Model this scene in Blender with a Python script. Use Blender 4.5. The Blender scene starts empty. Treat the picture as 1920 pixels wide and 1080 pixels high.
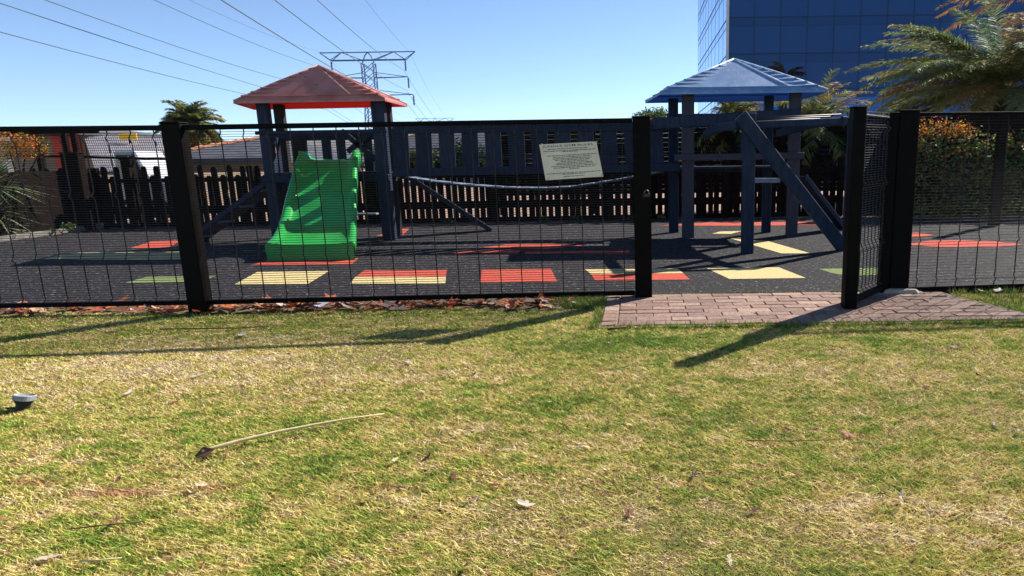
import bpy, math, random
import numpy as np
from mathutils import Vector, Matrix, Euler, noise as mnoise
R = math.radians
random.seed(7); rng = np.random.default_rng(11)
SC = bpy.context.scene

# ---------------------------------------------------------------- camera
CAM_H = 1.2; FPX = 1216.0; PPX = 1200.0; ROLL = 0.0146; PITCH = math.atan(238.5/FPX)
cam_d = bpy.data.cameras.new("camera"); cam = bpy.data.objects.new("camera", cam_d)
SC.collection.objects.link(cam); SC.camera = cam
cam_d.sensor_width = 36; cam_d.lens = 36*FPX/1920; cam_d.shift_x = -(PPX-960)/1920
cam_d.clip_start = 0.05; cam_d.clip_end = 9000
cam.matrix_world = Matrix.Translation((0, 0, CAM_H)) @ Matrix.Rotation(math.pi/2-PITCH, 4, 'X') @ Matrix.Rotation(-ROLL, 4, 'Z')
# ---------------------------------------------------------------- world and sun
SUN_EL = R(38.2); SUN_AZ = R(45.8)          # azimuth from +Y towards +X
w = bpy.data.worlds.new("World"); SC.world = w; w.use_nodes = True
nt = w.node_tree; nt.nodes.clear()
sky = nt.nodes.new('ShaderNodeTexSky'); sky.sky_type = 'NISHITA'; sky.sun_disc = False
sky.sun_elevation = SUN_EL; sky.sun_rotation = SUN_AZ; sky.altitude = 1500
sky.air_density = 0.7; sky.dust_density = 0.0; sky.ozone_density = 2.2
bg = nt.nodes.new('ShaderNodeBackground'); bg.inputs[1].default_value = 0.089
wo = nt.nodes.new('ShaderNodeOutputWorld')
nt.links.new(sky.outputs[0], bg.inputs[0]); nt.links.new(bg.outputs[0], wo.inputs[0])
sd = bpy.data.lights.new("sun", 'SUN'); sd.energy = 5.0; sd.angle = R(0.53); sd.color = (1, 0.94, 0.86)
so = bpy.data.objects.new("sun", sd); SC.collection.objects.link(so)
sdir = Vector((math.sin(SUN_AZ)*math.cos(SUN_EL), math.cos(SUN_AZ)*math.cos(SUN_EL), math.sin(SUN_EL)))
so.rotation_euler = sdir.to_track_quat('Z', 'Y').to_euler(); so.location = sdir*30
SC.view_settings.view_transform = 'Standard'; SC.view_settings.look = 'None'
SC.view_settings.exposure = 1.10; SC.view_settings.gamma = 1
SC.cycles.max_bounces = 6; SC.cycles.transparent_max_bounces = 12

# ---------------------------------------------------------------- survey helpers (photo measurement -> metres)
_ca, _sa, _cp, _sp = math.cos(ROLL), math.sin(ROLL), math.cos(PITCH), math.sin(PITCH)
def ray(x, y):
    dx, dy = x-PPX, y-540; u = dx*_ca-dy*_sa; v = dx*_sa+dy*_ca
    return u, FPX*_cp-v*_sp, -FPX*_sp-v*_cp
def G(x, y, z=0.0):
    a, b, c = ray(x, y); t = (z-CAM_H)/c; return Vector((a*t, b*t, z))
def P(x, y, Y):
    a, b, c = ray(x, y); t = Y/b; return Vector((a*t, Y, CAM_H+c*t))

# ---------------------------------------------------------------- materials
MATS = {}
def mat(name, c1, c2=None, scale=8, rough=0.8, bump=0.0, bscale=None, stretch=(1, 1, 1), spec=0.22, c3=None, s3=40, t3=0.6, detail=6, metal=0.0, transl=0.0, attr=None, lo=0.35, hi=0.65):
    m = bpy.data.materials.new(name); MATS[name] = m; m.use_nodes = True
    n = m.node_tree.nodes; L = m.node_tree.links; b = n['Principled BSDF']
    b.inputs['Roughness'].default_value = rough; b.inputs['Specular IOR Level'].default_value = spec; b.inputs['Metallic'].default_value = metal
    tc = n.new('ShaderNodeTexCoord'); mp = n.new('ShaderNodeMapping'); mp.inputs['Scale'].default_value = stretch
    L.new(tc.outputs['Object'], mp.inputs[0]); src = None
    def noise(s, d=detail):
        t = n.new('ShaderNodeTexNoise'); t.inputs['Scale'].default_value = s; t.inputs['Detail'].default_value = d
        L.new(mp.outputs[0], t.inputs['Vector']); return t.outputs['Fac']
    def ramp(f, a, z):
        r = n.new('ShaderNodeMapRange'); r.inputs[1].default_value = a; r.inputs[2].default_value = z; L.new(f, r.inputs[0]); return r.outputs[0]
    def mix(f, A, B):
        x = n.new('ShaderNodeMix'); x.data_type = 'RGBA'; L.new(f, x.inputs[0])
        for i, q in ((6, A), (7, B)):
            if isinstance(q, tuple): x.inputs[i].default_value = (*q, 1)
            else: L.new(q, x.inputs[i])
        return x.outputs[2]
    if attr:
        a = n.new('ShaderNodeAttribute'); a.attribute_name = attr; src = a.outputs['Color']
        if c2:
            x = n.new('ShaderNodeMix'); x.data_type = 'RGBA'; x.blend_type = 'MULTIPLY'; x.inputs[0].default_value = 1
            L.new(src, x.inputs[6]); L.new(mix(ramp(noise(scale), lo, hi), c1, c2), x.inputs[7]); src = x.outputs[2]
    elif c2: src = mix(ramp(noise(scale), lo, hi), c1, c2)
    if c3: src = mix(ramp(noise(s3, 3), t3, t3+0.08), src if src is not None else c1, c3)
    if src is not None: L.new(src, b.inputs['Base Color'])
    else: b.inputs['Base Color'].default_value = (*c1, 1)
    if bump:
        bn = n.new('ShaderNodeBump'); bn.inputs['Strength'].default_value = bump; bn.inputs['Distance'].default_value = 0.02
        L.new(noise(bscale or scale*3), bn.inputs['Height']); L.new(bn.outputs[0], b.inputs['Normal'])
    if transl:
        o = n['Material Output']; tr = n.new('ShaderNodeBsdfTranslucent'); ms = n.new('ShaderNodeMixShader'); ms.inputs[0].default_value = transl
        if src is not None: L.new(src, tr.inputs[0])
        else: tr.inputs[0].default_value = (*c1, 1)
        L.new(b.outputs[0], ms.inputs[1]); L.new(tr.outputs[0], ms.inputs[2]); L.new(ms.outputs[0], o.inputs[0])
    return m

M_post = mat('black_steel', (.0016, .0015, .0015), (.004, .003, .0022), 14, .6, .05, 60, spec=.07)
M_wire = mat('black_wire', (.004, .004, .005), None, 5, .36, spec=.36)
M_fencewood = mat('dark_stained_wood', (.007, .0048, .004), (.018, .011, .009), 6, .9, .3, 30, (6, 6, 1), spec=.04)
M_blue = mat('weathered_blue_wood', (.008, .017, .038), (.018, .032, .062), 5, .62, .25, 25, (5, 5, 1), c3=(.05, .052, .06), s3=22, t3=.64, spec=.2)
M_bridge = mat('navy_wood', (.004, .010, .027), (.010, .022, .050), 5, .6, .25, 25, (5, 5, 1), c3=(.03, .03, .036), s3=26, t3=.66, spec=.2)
M_brown = mat('brown_grey_wood', (.014, .011, .013), (.026, .02, .02), 5, .7, .3, 25, (5, 5, 1))
M_plank = mat('blue_grey_plank', (.10, .14, .20), (.20, .25, .33), 7, .6, .2, 30, (1, 6, 1))
M_slide = mat('green_plastic', (.022, .30, .06), (.034, .37, .075), 3, .24, 0, 30, spec=.5, transl=.03)
M_rubber = mat('black_rubber_crumb', (.018, .0165, .018), (.040, .037, .040), 28, .92, 1.0, 90, c3=(.19, .175, .17), s3=30, t3=.61, spec=.12)
def tilemat(nm, c):
    d = tuple(k*.78 for k in c); return mat(nm, d, c, 30, .9, .8, 120, c3=tuple(k*.5 for k in c), s3=50, t3=.66, spec=.1)
M_tred = tilemat('red_rubber_crumb', (.56, .10, .065)); M_tyel = tilemat('yellow_rubber_crumb', (.66, .53, .25)); M_tgrn = tilemat('green_rubber_crumb', (.20, .26, .10))
M_tyel_shade = tilemat('shaded_yellow_rubber_crumb', (.5, .42, .22))  # duller copy of the yellow crumb, roof shade put into its colour
M_soil = mat('bare_soil', (.055, .035, .022), (.11, .075, .045), 6, .95, .6, 40)
M_lawn = mat('thatch_and_soil', (.09, .065, .03), (.20, .15, .07), 30, .95, .6, 120, c3=(.05, .035, .02), s3=30, t3=.6, attr=None)
M_far = mat('pale_reddish_earth', (.24, .14, .10), (.34, .23, .17), 1.2, .95, .3, 10)
M_kerb = mat('pale_concrete', (.11, .105, .09), (.17, .16, .14), 9, .85, .2, 60)
M_brick = mat('clay_paver', (.62, .57, .54), (.94, .87, .82), 26, .9, .5, 90, attr='col')
M_blade = mat('grass_blade', (.8, .8, .8), None, 5, .7, attr='col', transl=.26, spec=.15)
M_leafc = mat('foliage_leaf', (.8, .8, .8), None, 5, .6, attr='col', transl=.36, spec=.10)
M_trunk = mat('palm_bark', (.02, .014, .011), (.05, .036, .028), 7, .95, .9, 22, (1, 1, 3))
M_dry = mat('dry_leaf', (.8, .8, .8), None, 5, .65, attr='col', transl=.2, spec=.25)
M_steel = mat('galvanised_pylon_steel', (.06, .09, .20), None, 5, .6)
M_cable = mat('dark_conductor', (.045, .075, .085), None, 5, .6)
M_hill = mat('hill_scrub', (.10, .085, .07), (.17, .14, .11), .01, 1, 0, detail=9)
M_paper = mat('weathered_white_paper', (.60, .56, .43), (.70, .66, .52), 6, .7)
M_ink = mat('black_print', (.03, .035, .06), None, 5, .6)
M_pale = mat('whitewashed_metal', (.55, .50, .50), (.66, .62, .62), 2, .6)
M_tile = mat('grey_roof_tile', (.06, .065, .08), (.10, .105, .12), 3, .9, .4, 14, spec=.03)
M_ridge = mat('terracotta_ridge', (.45, .17, .09), (.5, .24, .15), 4, .8)
M_wallb = mat('ochre_plaster', (.20, .15, .10), (.26, .20, .14), 2, .9)
M_redp = mat('red_paint', (.5, .045, .02), None, 5, .5)
M_yel = mat('yellow_paint', (.75, .42, .02), None, 5, .5)
M_white = mat('white_car_paint', (.42, .43, .45), None, 5, .25, spec=.6)
M_glassd = mat('dark_glass', (.015, .02, .03), None, 5, .08, spec=.7)
M_brass = mat('tarnished_steel', (.14, .13, .11), None, 5, .35, metal=.8)
M_lampw = mat('grey_white_plastic', (.22, .22, .24), (.42, .42, .42), 20, .6)
M_lampd = mat('dark_lamp_body', (.02, .02, .022), None, 5, .6)
M_stone = mat('pale_sandstone', (.30, .26, .21), (.40, .36, .30), 8, .85, .3, 30)
M_tyre = mat('tyre_rubber', (.015, .015, .015), None, 5, .9)
M_mullion = mat('dark_mullion', (.010, .030, .09), None, 5, .4)
# blue reflective curtain-wall glass, each pane a touch different
def glassmat(nm, ior, sp):
    m = bpy.data.materials.new(nm); m.use_nodes = True; n = m.node_tree.nodes; L = m.node_tree.links; b = n['Principled BSDF']
    a = n.new('ShaderNodeAttribute'); a.attribute_name = 'col'; L.new(a.outputs['Color'], b.inputs['Base Color'])
    b.inputs['Roughness'].default_value = .08; b.inputs['IOR'].default_value = ior; b.inputs['Specular IOR Level'].default_value = sp
    return m
M_glass = glassmat('blue_curtain_glass', 1.3, .5); M_glass2 = glassmat('sky_tinted_side_glass', 1.5, .5); M_glass2.node_tree.nodes['Principled BSDF'].inputs['Metallic'].default_value = .92

# ---------------------------------------------------------------- object helpers
def tag(o, label=None, cat=None, group=None, kind=None):
    if label: o['label'] = label
    if cat: o['category'] = cat
    if group: o['group'] = group
    if kind: o['kind'] = kind
    return o
def empty(name, loc, label, cat, group=None):
    o = bpy.data.objects.new(name, None); SC.collection.objects.link(o); o.location = loc; o.empty_display_size = .1
    return tag(o, label, cat, group)
class MB:
    def __init__(s): s.v = []; s.f = []; s.c = []
    def add(s, vs, fs, col=None):
        k = len(s.v); s.v += [tuple(p) for p in vs]; s.f += [tuple(i+k for i in f) for f in fs]
        s.c += [col]*len(fs); return s
    def box(s, c, size, rot=None, col=None):
        hx, hy, hz = size[0]/2, size[1]/2, size[2]/2; c = Vector(c)
        pts = [Vector((x, y, z)) for x in (-hx, hx) for y in (-hy, hy) for z in (-hz, hz)]
        if rot is not None: pts = [rot @ p for p in pts]
        return s.add([p+c for p in pts], [(0, 1, 3, 2), (4, 6, 7, 5), (0, 4, 5, 1), (2, 3, 7, 6), (0, 2, 6, 4), (1, 5, 7, 3)], col)
    def beam(s, a, b, wx, wy, up=Vector((0, 1, 0)), col=None):
        """box along a->b; wy measured along 'up', wx across"""
        a, b = Vector(a), Vector(b); d = (b-a).normalized(); y = (up-d*up.dot(d)).normalized(); x = y.cross(d)
        rot = Matrix((x, y, d)).transposed(); return s.box((a+b)/2, (wx, wy, (b-a).length), rot, col)
    def tube(s, pts, r, n=6, cap=True, col=None, ry=None):
        pts = [Vector(p) for p in pts]; k = len(pts); rs = r if isinstance(r, (list, tuple)) else [r]*k
        vs = []; ref = Vector((0, 0, 1)) if abs((pts[-1]-pts[0]).normalized().z) < .9 else Vector((0, 1, 0))
        for i, p in enumerate(pts):
            d = (pts[min(i+1, k-1)]-pts[max(i-1, 0)]).normalized(); x = d.cross(ref).normalized(); y = x.cross(d)
            for j in range(n):
                a = 2*math.pi*(j+.5)/n; vs.append(p+x*math.cos(a)*rs[i]+y*math.sin(a)*(ry if ry else rs[i]))
        fs = [(i*n+j, i*n+(j+1) % n, (i+1)*n+(j+1) % n, (i+1)*n+j) for i in range(k-1) for j in range(n)]
        if cap: fs += [tuple(reversed(range(n))), tuple(range((k-1)*n, k*n))]
        return s.add(vs, fs, col)
    def build(s, name, m, parent=None, smooth=False, bevel=0):
        me = bpy.data.meshes.new(name); off = Vector((0, 0, 0))
        if parent is not None: off = parent_world(parent)
        elif s.v:
            xs, ys, zs = zip(*s.v); off = Vector(((min(xs)+max(xs))/2, (min(ys)+max(ys))/2, min(zs)))
        me.from_pydata([(x-off.x, y-off.y, z-off.z) for x, y, z in s.v], [], s.f)
        if any(c is not None for c in s.c):
            at = me.color_attributes.new('col', 'FLOAT_COLOR', 'CORNER'); buf = []
            for f, c in zip(s.f, s.c): buf += [*(c or (.5, .5, .5)), 1]*len(f)
            at.data.foreach_set('color', buf)
        me.materials.append(m); me.update()
        if smooth: me.polygons.foreach_set('use_smooth', [True]*len(me.polygons))
        o = bpy.data.objects.new(name, me); SC.collection.objects.link(o)
        if parent is not None: o.parent = parent
        else: o.location = off
        if bevel:
            b = o.modifiers.new('edge', 'BEVEL'); b.width = bevel; b.segments = 1; b.limit_method = 'ANGLE'
        return o
def parent_world(o):
    v = Vector(o.location)
    while o.parent is not None: o = o.parent; v = v+Vector(o.location)
    return v
def np_mesh(name, V, F, C, m, off=(0, 0, 0)):
    """triangles from numpy arrays with one colour per triangle"""
    me = bpy.data.meshes.new(name); nv, nf = len(V), len(F)
    me.vertices.add(nv); me.vertices.foreach_set('co', (V-np.array(off)).astype(np.float32).ravel())
    me.loops.add(nf*3); me.loops.foreach_set('vertex_index', F.astype(np.int32).ravel())
    me.polygons.add(nf); me.polygons.foreach_set('loop_start', np.arange(0, nf*3, 3, dtype=np.int32))
    me.update(calc_edges=True)
    at = me.color_attributes.new('col', 'FLOAT_COLOR', 'CORNER')
    c = np.ones((nf, 3, 4), np.float32); c[:, :, :3] = C[:, None, :]; at.data.foreach_set('color', c.ravel())
    me.materials.append(m); o = bpy.data.objects.new(name, me); SC.collection.objects.link(o); o.location = off
    return o
def vnoise(x, y, s, seed=0):
    """smooth value noise in 0..1"""
    r = np.random.default_rng(seed).random((64, 64)); X = x*s+17.3; Y = y*s+9.1
    i = np.floor(X).astype(int); j = np.floor(Y).astype(int); u = X-i; v = Y-j; u = u*u*(3-2*u); v = v*v*(3-2*v)
    q = lambda a, b: r[a % 64, b % 64]
    return (q(i, j)*(1-u)+q(i+1, j)*u)*(1-v)+(q(i, j+1)*(1-u)+q(i+1, j+1)*u)*v
def poly_sheet(name, pts, z, m, kind='structure', thick=.0):
    b = MB(); n = len(pts); b.add([(p[0], p[1], z) for p in pts], [tuple(range(n))])
    o = b.build(name, m); return tag(o, kind=kind)

# ================================================================ GROUND
b = MB(); b.add([(-3000, 5.9, -.02), (3000, 5.9, -.02), (3000, 4000, -.02), (-3000, 4000, -.02)], [(0, 1, 2, 3)])
tag(b.build('ground', M_far), kind='structure')
b = MB(); nx, ny = 60, 40
vs = []; fs = []
for j in range(ny+1):
    for i in range(nx+1):
        x = -14+28*i/nx; y = -4+10*j/ny; vs.append((x, y, -.006+.012*mnoise.noise(Vector((x*.8, y*.8, 0)))-(.02 if y > 5.5 else 0)))
for j in range(ny):
    for i in range(nx): k = j*(nx+1)+i; fs.append((k, k+1, k+nx+2, k+nx+1))
b.add(vs, fs); tag(b.build('lawn_soil', M_lawn, smooth=True), kind='structure')
b = MB(); b.add([(-14, 5.3, -.004), (-.3, 5.5, -.004), (-.3, 5.80, -.004), (-14, 5.80, -.004)], [(0, 1, 2, 3)])
tag(b.build('soil_strip', M_soil), kind='structure')
# rubber play surface with a low front edge
LB = [G(0, 456), G(120, 440), G(245, 424)]
b = MB(); zt = .012
pts = [(-14, 5.80), (12, 5.74), (12, 11.9), (6.3, 12.2), (4.2, 13.3), (0, 13.5), (-6.5, 13.5), (LB[2].x, LB[2].y), (LB[1].x, LB[1].y), (LB[0].x, LB[0].y), (-14, 9.6)]
n = len(pts); b.add([(x, y, zt) for x, y in pts]+[(x, y, -.03) for x, y in pts], [tuple(range(n))]+[(i, i+n, (i+1) % n+n, (i+1) % n) for i in range(n)])
tag(b.build('playground_surface', M_rubber), kind='structure')
TZ = .016
tiles = [
 (M_tyel, [(440, 533), (482, 510), (617, 508), (578, 532)]),
 (M_tred, [(683, 507), (838, 506), (836, 518), (667, 519)]), (M_tyel, [(666, 519.3), (836, 518.3), (835, 531), (656, 532)]),
 (M_tred, [(903, 506), (1033, 504), (1045, 528), (901, 529)]),
 (M_tyel, [(1097, 505), (1270, 503), (1281, 512), (1108, 513.5)]), (M_tred, [(1108, 513.8), (1281, 512.3), (1294, 524), (1116, 526)]),
 (M_tyel, [(1325, 503), (1460, 501), (1511, 521), (1368, 523)]),
 (M_tgrn, [(1535, 504), (1655, 502), (1668, 515), (1590, 517), (1560, 512)]),
 (M_tgrn, [(232, 531), (275, 519), (405, 517), (378, 529)]),
 (M_tyel_shade, [(78, 486), (110, 478), (150, 473.5), (352, 472), (345, 487), (200, 487)]),
 (M_tred, [(245, 465), (285, 452), (342, 450), (316, 464)]),
 (M_tred, [(704, 443), (742, 430), (768, 428), (755, 441)]),
 (M_tred, [(470, 497), (505, 487), (672, 484), (660, 495)]),
 (M_tred, [(835, 475), (860, 470), (980, 468), (972, 475)]), (M_tred, [(905, 464), (950, 458), (1035, 457), (1095, 460), (1025, 467)]),
 (M_tred, [(985, 471), (1180, 470), (1180, 475), (985, 476)]),
 (M_tyel, [(1370, 447), (1440, 452), (1520, 475), (1465, 475)]),
 (M_tyel, [(1335, 438), (1350, 434), (1392, 433), (1370, 438.5)]),
 (M_tred, [(1235, 423), (1330, 417), (1560, 416), (1570, 421), (1420, 423)]),
 (M_tred, [(1690, 438), (1720, 436), (1752, 441), (1700, 446)]),
 (M_tred, [(1690, 458), (1745, 451), (1800, 450), (1870, 453), (1918, 458), (1870, 463), (1760, 463)]),
]
for m, q in tiles: poly_sheet('coloured_rubber_patch', [G(*p, TZ) for p in q], TZ, m)
# concrete edging of the play area, back left
for a, c, wd in ((G(-60, 462), G(175, 431), .10), (G(162, 433), G(243, 421), .10)):
    bb = MB(); bb.beam(a+Vector((0, .16, .05)), c+Vector((0, .16, .05)), .10, wd, up=Vector((0, 0, 1)))
    tag(bb.build('kerb', M_kerb, bevel=.01), kind='structure')

# ================================================================ BRICK PATH
PATH = [(-.30, 4.60), (-.30, 5.78), (2.75, 5.78), (3.02, 4.72), (2.80, 4.60)]
def in_path(x, y, m=0.0):
    if y < 4.62-m or y > 5.80 or x < -.30-m: return False
    return x < (2.62+ (5.8-y)*.36)+m*.5
b = MB(); b.add([(-.31, 4.60, .006), (3.05, 4.60, .006), (2.68, 5.78, .006), (-.31, 5.78, .006)], [(0, 1, 2, 3)])
tag(b.build('path_sand_bed', mat('joint_sand', (.12, .085, .06), (.22, .16, .12), 20, .95)), kind='structure')
b = MB()
def paver(cx, cy, lx, ly):
    if not in_path(cx+lx*.35, cy): return
    k = random.uniform(.72, 1.12); base = random.choice([(.33, .225, .185), (.36, .245, .20), (.30, .21, .18), (.40, .29, .24)])
    col = tuple(q*k for q in base); g = .006; z0 = .014+random.uniform(-.0015, .0015); bev = .004
    x0, x1, y0, y1 = cx-lx/2+g/2, cx+lx/2-g/2, cy-ly/2+g/2, cy+ly/2-g/2
    tx, ty = random.uniform(-.002, .002), random.uniform(-.002, .002)
    vs = [(x0, y0, -.02), (x1, y0, -.02), (x1, y1, -.02), (x0, y1, -.02), (x0, y0, z0-bev), (x1, y0, z0-bev), (x1, y1, z0-bev), (x0, y1, z0-bev),
          (x0+bev, y0+bev, z0+tx+ty), (x1-bev, y0+bev, z0-tx+ty), (x1-bev, y1-bev, z0-tx-ty), (x0+bev, y1-bev, z0+tx-ty)]
    fs = [(8, 9, 10, 11)]
    for i in range(4): j = (i+1) % 4; fs += [(i, j, j+4, i+4), (i+4, j+4, j+8, i+8)]
    b.add(vs, fs, col)
y = 4.64; ry = .122; row = 0
while y+ry < 5.84:
    paver(-.235, y+ry/2, .12, ry)
    x = -.17-(row % 2)*.135
    while x < 3.2:
        L_ = .27
        a0 = max(x, -.17)
        if x+L_-a0 > .05: paver((a0+x+L_)/2, y+ry/2, x+L_-a0, ry)
        x += L_
    y += ry; row += 1
tag(b.build('brick_path', M_brick), kind='structure')

# ================================================================ FRONT MESH FENCE
FA = G(378, 585); FB = G(1207, 558); FC = G(1680, 548)
def bend(z):                                    # V-shaped stiffening folds of the welded mesh
    pts = [(0, 0), (.085, 0), (.105, -.035), (.135, .012), (.16, 0), (.44, 0), (.465, -.045), (.49, -.02), (.52, 0), (.95, 0), (.985, -.04), (1.02, 0), (1.40, 0), (1.435, -.04), (1.47, 0), (3, 0)]
    for (a, p), (c, q) in zip(pts, pts[1:]):
        if a <= z <= c: return .62*(p+(q-p)*(z-a)/(c-a))
    return 0
def mesh_panel(parent, a, c, z0a, z0c, z1a, z1c, pitch=.188, name='mesh_panel', hp=.0195, first=.5):
    """welded wire panel between ground points a and c"""
    a, c = Vector((a[0], a[1], 0)), Vector((c[0], c[1], 0)); d = c-a; L_ = d.length; d.normalize(); nrm = Vector((-d.y, d.x, 0))
    b = MB(); n = int(L_/pitch)
    lv = [0, .085, .105, .135, .16, .44, .465, .49, .52, .95, .985, 1.02, 1.40, 1.435, 1.47]
    for i in range(n+1):
        s = (i+first)*L_/(n+1); t = s/L_; z0 = z0a+(z0c-z0a)*t; z1 = z1a+(z1c-z1a)*t
        zs = [z0]+[z for z in lv if z0+.01 < z < z1-.01]+[z1]; p = a+d*s
        b.tube([p+nrm*(bend(z)+.002)+Vector((0, 0, z)) for z in zs], .0055, 4, ry=.003)
    nh = int((z1a-z0a)/hp)
    for k in range(1, nh):
        t = k/nh; za = z0a+(z1a-z0a)*t; zc = z0c+(z1c-z0c)*t
        b.tube([a+nrm*(bend(za)-.003)+Vector((0, 0, za)), c+nrm*(bend(zc)-.003)+Vector((0, 0, zc))], .0028, 4, cap=False)
    return b.build(name, M_wire, parent, smooth=True)
def up(v, z): return Vector((v[0], v[1], z))
fence = empty('mesh_fence', (FA.x, FA.y, 0), 'long black welded wire mesh fence with two square posts in front of the green slide', 'fence')
ztA = P(325, 232, FA.y).z; ztB = P(1200, 221, FB.y).z; ztC = P(1690, 209, FC.y).z
LFx = Vector((-8.6, 5.28, 0))
def post(parent, p, z, w_=.16, dp=.10, name='post', m=M_post, rz=0.0, cap=True):
    b = MB(); rot = Matrix.Rotation(rz, 3, 'Z'); b.box((p[0], p[1], (z-.05)/2), (w_, dp, z+.05), rot)
    if cap: b.box((p[0], p[1], z+.006), (w_+.012, dp+.012, .012), rot)
    return b.build(name, m, parent, bevel=.006)
for p, z in ((FA, ztA), (FB, ztB)): post(fence, p, z, .150, .11)
def rail(parent, a, za, c, zc, h=.035, dpt=.045, name='rail'):
    b = MB(); b.beam(up(a, za), up(c, zc), dpt, h, up=Vector((0, 0, 1))); return b.build(name, M_post, parent, bevel=.004)
g1, g2 = FA+Vector((-.078, 0, 0)), FA+Vector((.078, 0, 0)); g3 = FB+Vector((-.078, 0, 0))
zr = .085; zrB = .045
for (a, za0, za1, c, zc0, zc1) in ((LFx, zr, 1.54, g1, zr, ztA-.03), (g2, zr, ztA-.03, g3, zrB, ztB-.02)):
    rail(fence, a, za1, c, zc1, .038, name='top_rail'); rail(fence, a, za0, c, zc0, .038, name='bottom_rail')
    mesh_panel(fence, a, c, za0, zc0, za1, zc1)
fence2 = empty('mesh_fence', (FC.x, FC.y, 0), 'short black welded wire mesh fence with one wide post, right of the open gate', 'fence')
post(fence2, (FC.x, FC.y), ztC, .175, .12)
RFx = Vector((6.4, 5.98, 0)); g4 = FC+Vector((.09, 0, 0))
rail(fence2, g4, ztC-.025, RFx, ztC-.03, .03, name='top_rail'); rail(fence2, g4, .03, RFx, .055, .035, name='bottom_rail'); mesh_panel(fence2, g4, RFx, .03, .055, ztC-.03, ztC-.03, hp=.0262)
# open gate leaf
D = G(1591, 580); Hg = Vector((FC.x-.125, FC.y-.02, 0)); ztD = P(1590, 203, D.y).z
gate = empty('gate', (Hg.x, Hg.y, 0), 'open black mesh gate leaf swung out over the brick path', 'gate')
dg = (Hg-D).normalized(); gr = math.atan2(dg.y, dg.x)
post(gate, D, ztD, .10, .11, name='lock_stile', rz=0)
St = D+dg*((Hg-D).length-.03)
post(gate, St, ztC-.02, .075, .09, name='hinge_stile', rz=0)
a_ = D+dg*.07; c_ = St-dg*.05
rail(gate, a_, .06, c_, .06, .05, .05, 'bottom_rail'); rail(gate, a_, ztD-.05, c_, ztC-.06, .02, .03, 'top_rail')
mesh_panel(gate, a_, c_, .08, .08, ztD+.0, ztC-.0, pitch=.085)
for z in (.22, 1.25):
    b = MB(); b.tube([up(Hg+Vector((-.03, -.02, 0)), z), up(Hg+Vector((-.03, -.02, 0)), z+.11)], .022, 10); b.box((Hg.x+.02, Hg.y-.02, z+.055), (.09, .02, .06)); b.build('hinge', M_post, gate)
# padlock and hasp on the gate post
pl = empty('padlock', (FB.x+.035, FB.y-.08, .93), 'small steel padlock hanging from the black gate post', 'padlock')
lp = Vector((FB.x+.035, FB.y-.078, .93))
b = MB(); b.box(lp+Vector((0, 0, -.02)), (.055, .02, .03)); b.build('lock_body', mat('worn_brown_metal', (.05, .04, .03), None, 5, .5, metal=.5), pl, bevel=.004)
b = MB(); b.tube([lp+Vector((math.cos(a)*.02, 0, -.005+max(0, math.sin(a))*.03)) for a in np.linspace(0, math.pi, 9)], .005, 6); b.build('shackle', M_brass, pl, smooth=True)

# ---- paper notice on the mesh
SY = FB.y-.10
sc = [P(1011, 271, SY), P(1118, 265, SY), P(1131, 331, SY), P(1023, 338, SY)]
def smap(u, v, off=0.0):   # u right, v down
    p = sc[0].lerp(sc[1], u).lerp(sc[3].lerp(sc[2], u), v); bow = .006*math.sin(u*math.pi)*math.cos(v*3)
    return p+Vector((0, -off-bow, 0))
sign = empty('notice', sc[3], 'tilted white paper notice of playground rules tied to the black mesh', 'sign')
b = MB(); N = 14
for lay, fl in ((0.0, False), (-.003, True)):
    b.add([smap(i/N, j/N, lay) for j in range(N+1) for i in range(N+1)],
      [((j*(N+1)+i), (j*(N+1)+i+1), ((j+1)*(N+1)+i+1), ((j+1)*(N+1)+i)) if fl else ((j*(N+1)+i), ((j+1)*(N+1)+i), ((j+1)*(N+1)+i+1), (j*(N+1)+i+1)) for j in range(N) for i in range(N)])
b.build('sheet', M_paper, sign, smooth=True)
def text_mesh(s):
    cu = bpy.data.curves.new('t', 'FONT'); cu.body = s; cu.resolution_u = 2; cu.offset = .002; o = bpy.data.objects.new('t', cu); SC.collection.objects.link(o)
    bpy.context.view_layer.update(); me = o.to_mesh(); V = [v.co.copy() for v in me.vertices]; F_ = [tuple(p.vertices) for p in me.polygons]
    o.to_mesh_clear(); bpy.data.objects.remove(o); bpy.data.curves.remove(cu); return V, F_
b = MB()
V, F_ = text_mesh("JUNGLE GYM RULES"); x0 = min(v.x for v in V); x1 = max(v.x for v in V); y0 = min(v.y for v in V); y1 = max(v.y for v in V)
b.add([smap(.05+.88*(v.x-x0)/(x1-x0), .115-.075*(v.y-y0)/(y1-y0), .002) for v in V], F_)
b.build('heading', M_ink, sign)
rows = [(.15, .13, .83), (.205, .05, .97), (.235, .38, .64), (.335, .10, .97), (.38, .20, .85), (.425, .19, .87), (.465, .22, .84), (.505, .32, .80), (.55, .25, .86), (.59, .22, .88), (.635, .14, .93), (.68, .17, .9), (.72, .45, .62), (.83, .05, .97), (.865, .30, .70), (.93, .32, .68)]
for v, u0, u1 in rows:
    u = u0; b = MB()
    while u < u1:
        L_ = random.uniform(.02, .075); e = min(u+L_, u1); h = random.uniform(.014, .018)
        b.add([smap(u, v-h/2, .002), smap(u, v+h/2, .002), smap(e, v+h/2, .002), smap(e, v-h/2, .002)], [(0, 1, 2, 3)]); u = e+.011
    b.build('text_line', M_ink, sign)
for u, v in ((.02, .02), (.98, .03), (.97, .97), (.03, .97)):
    b = MB(); p = smap(u, v, .002); b.tube([p, p+Vector((.012, .0, .012)), p+Vector((.01, .09, .004))], .003, 5); b.build('cable_tie', M_lampw, sign)

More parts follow.
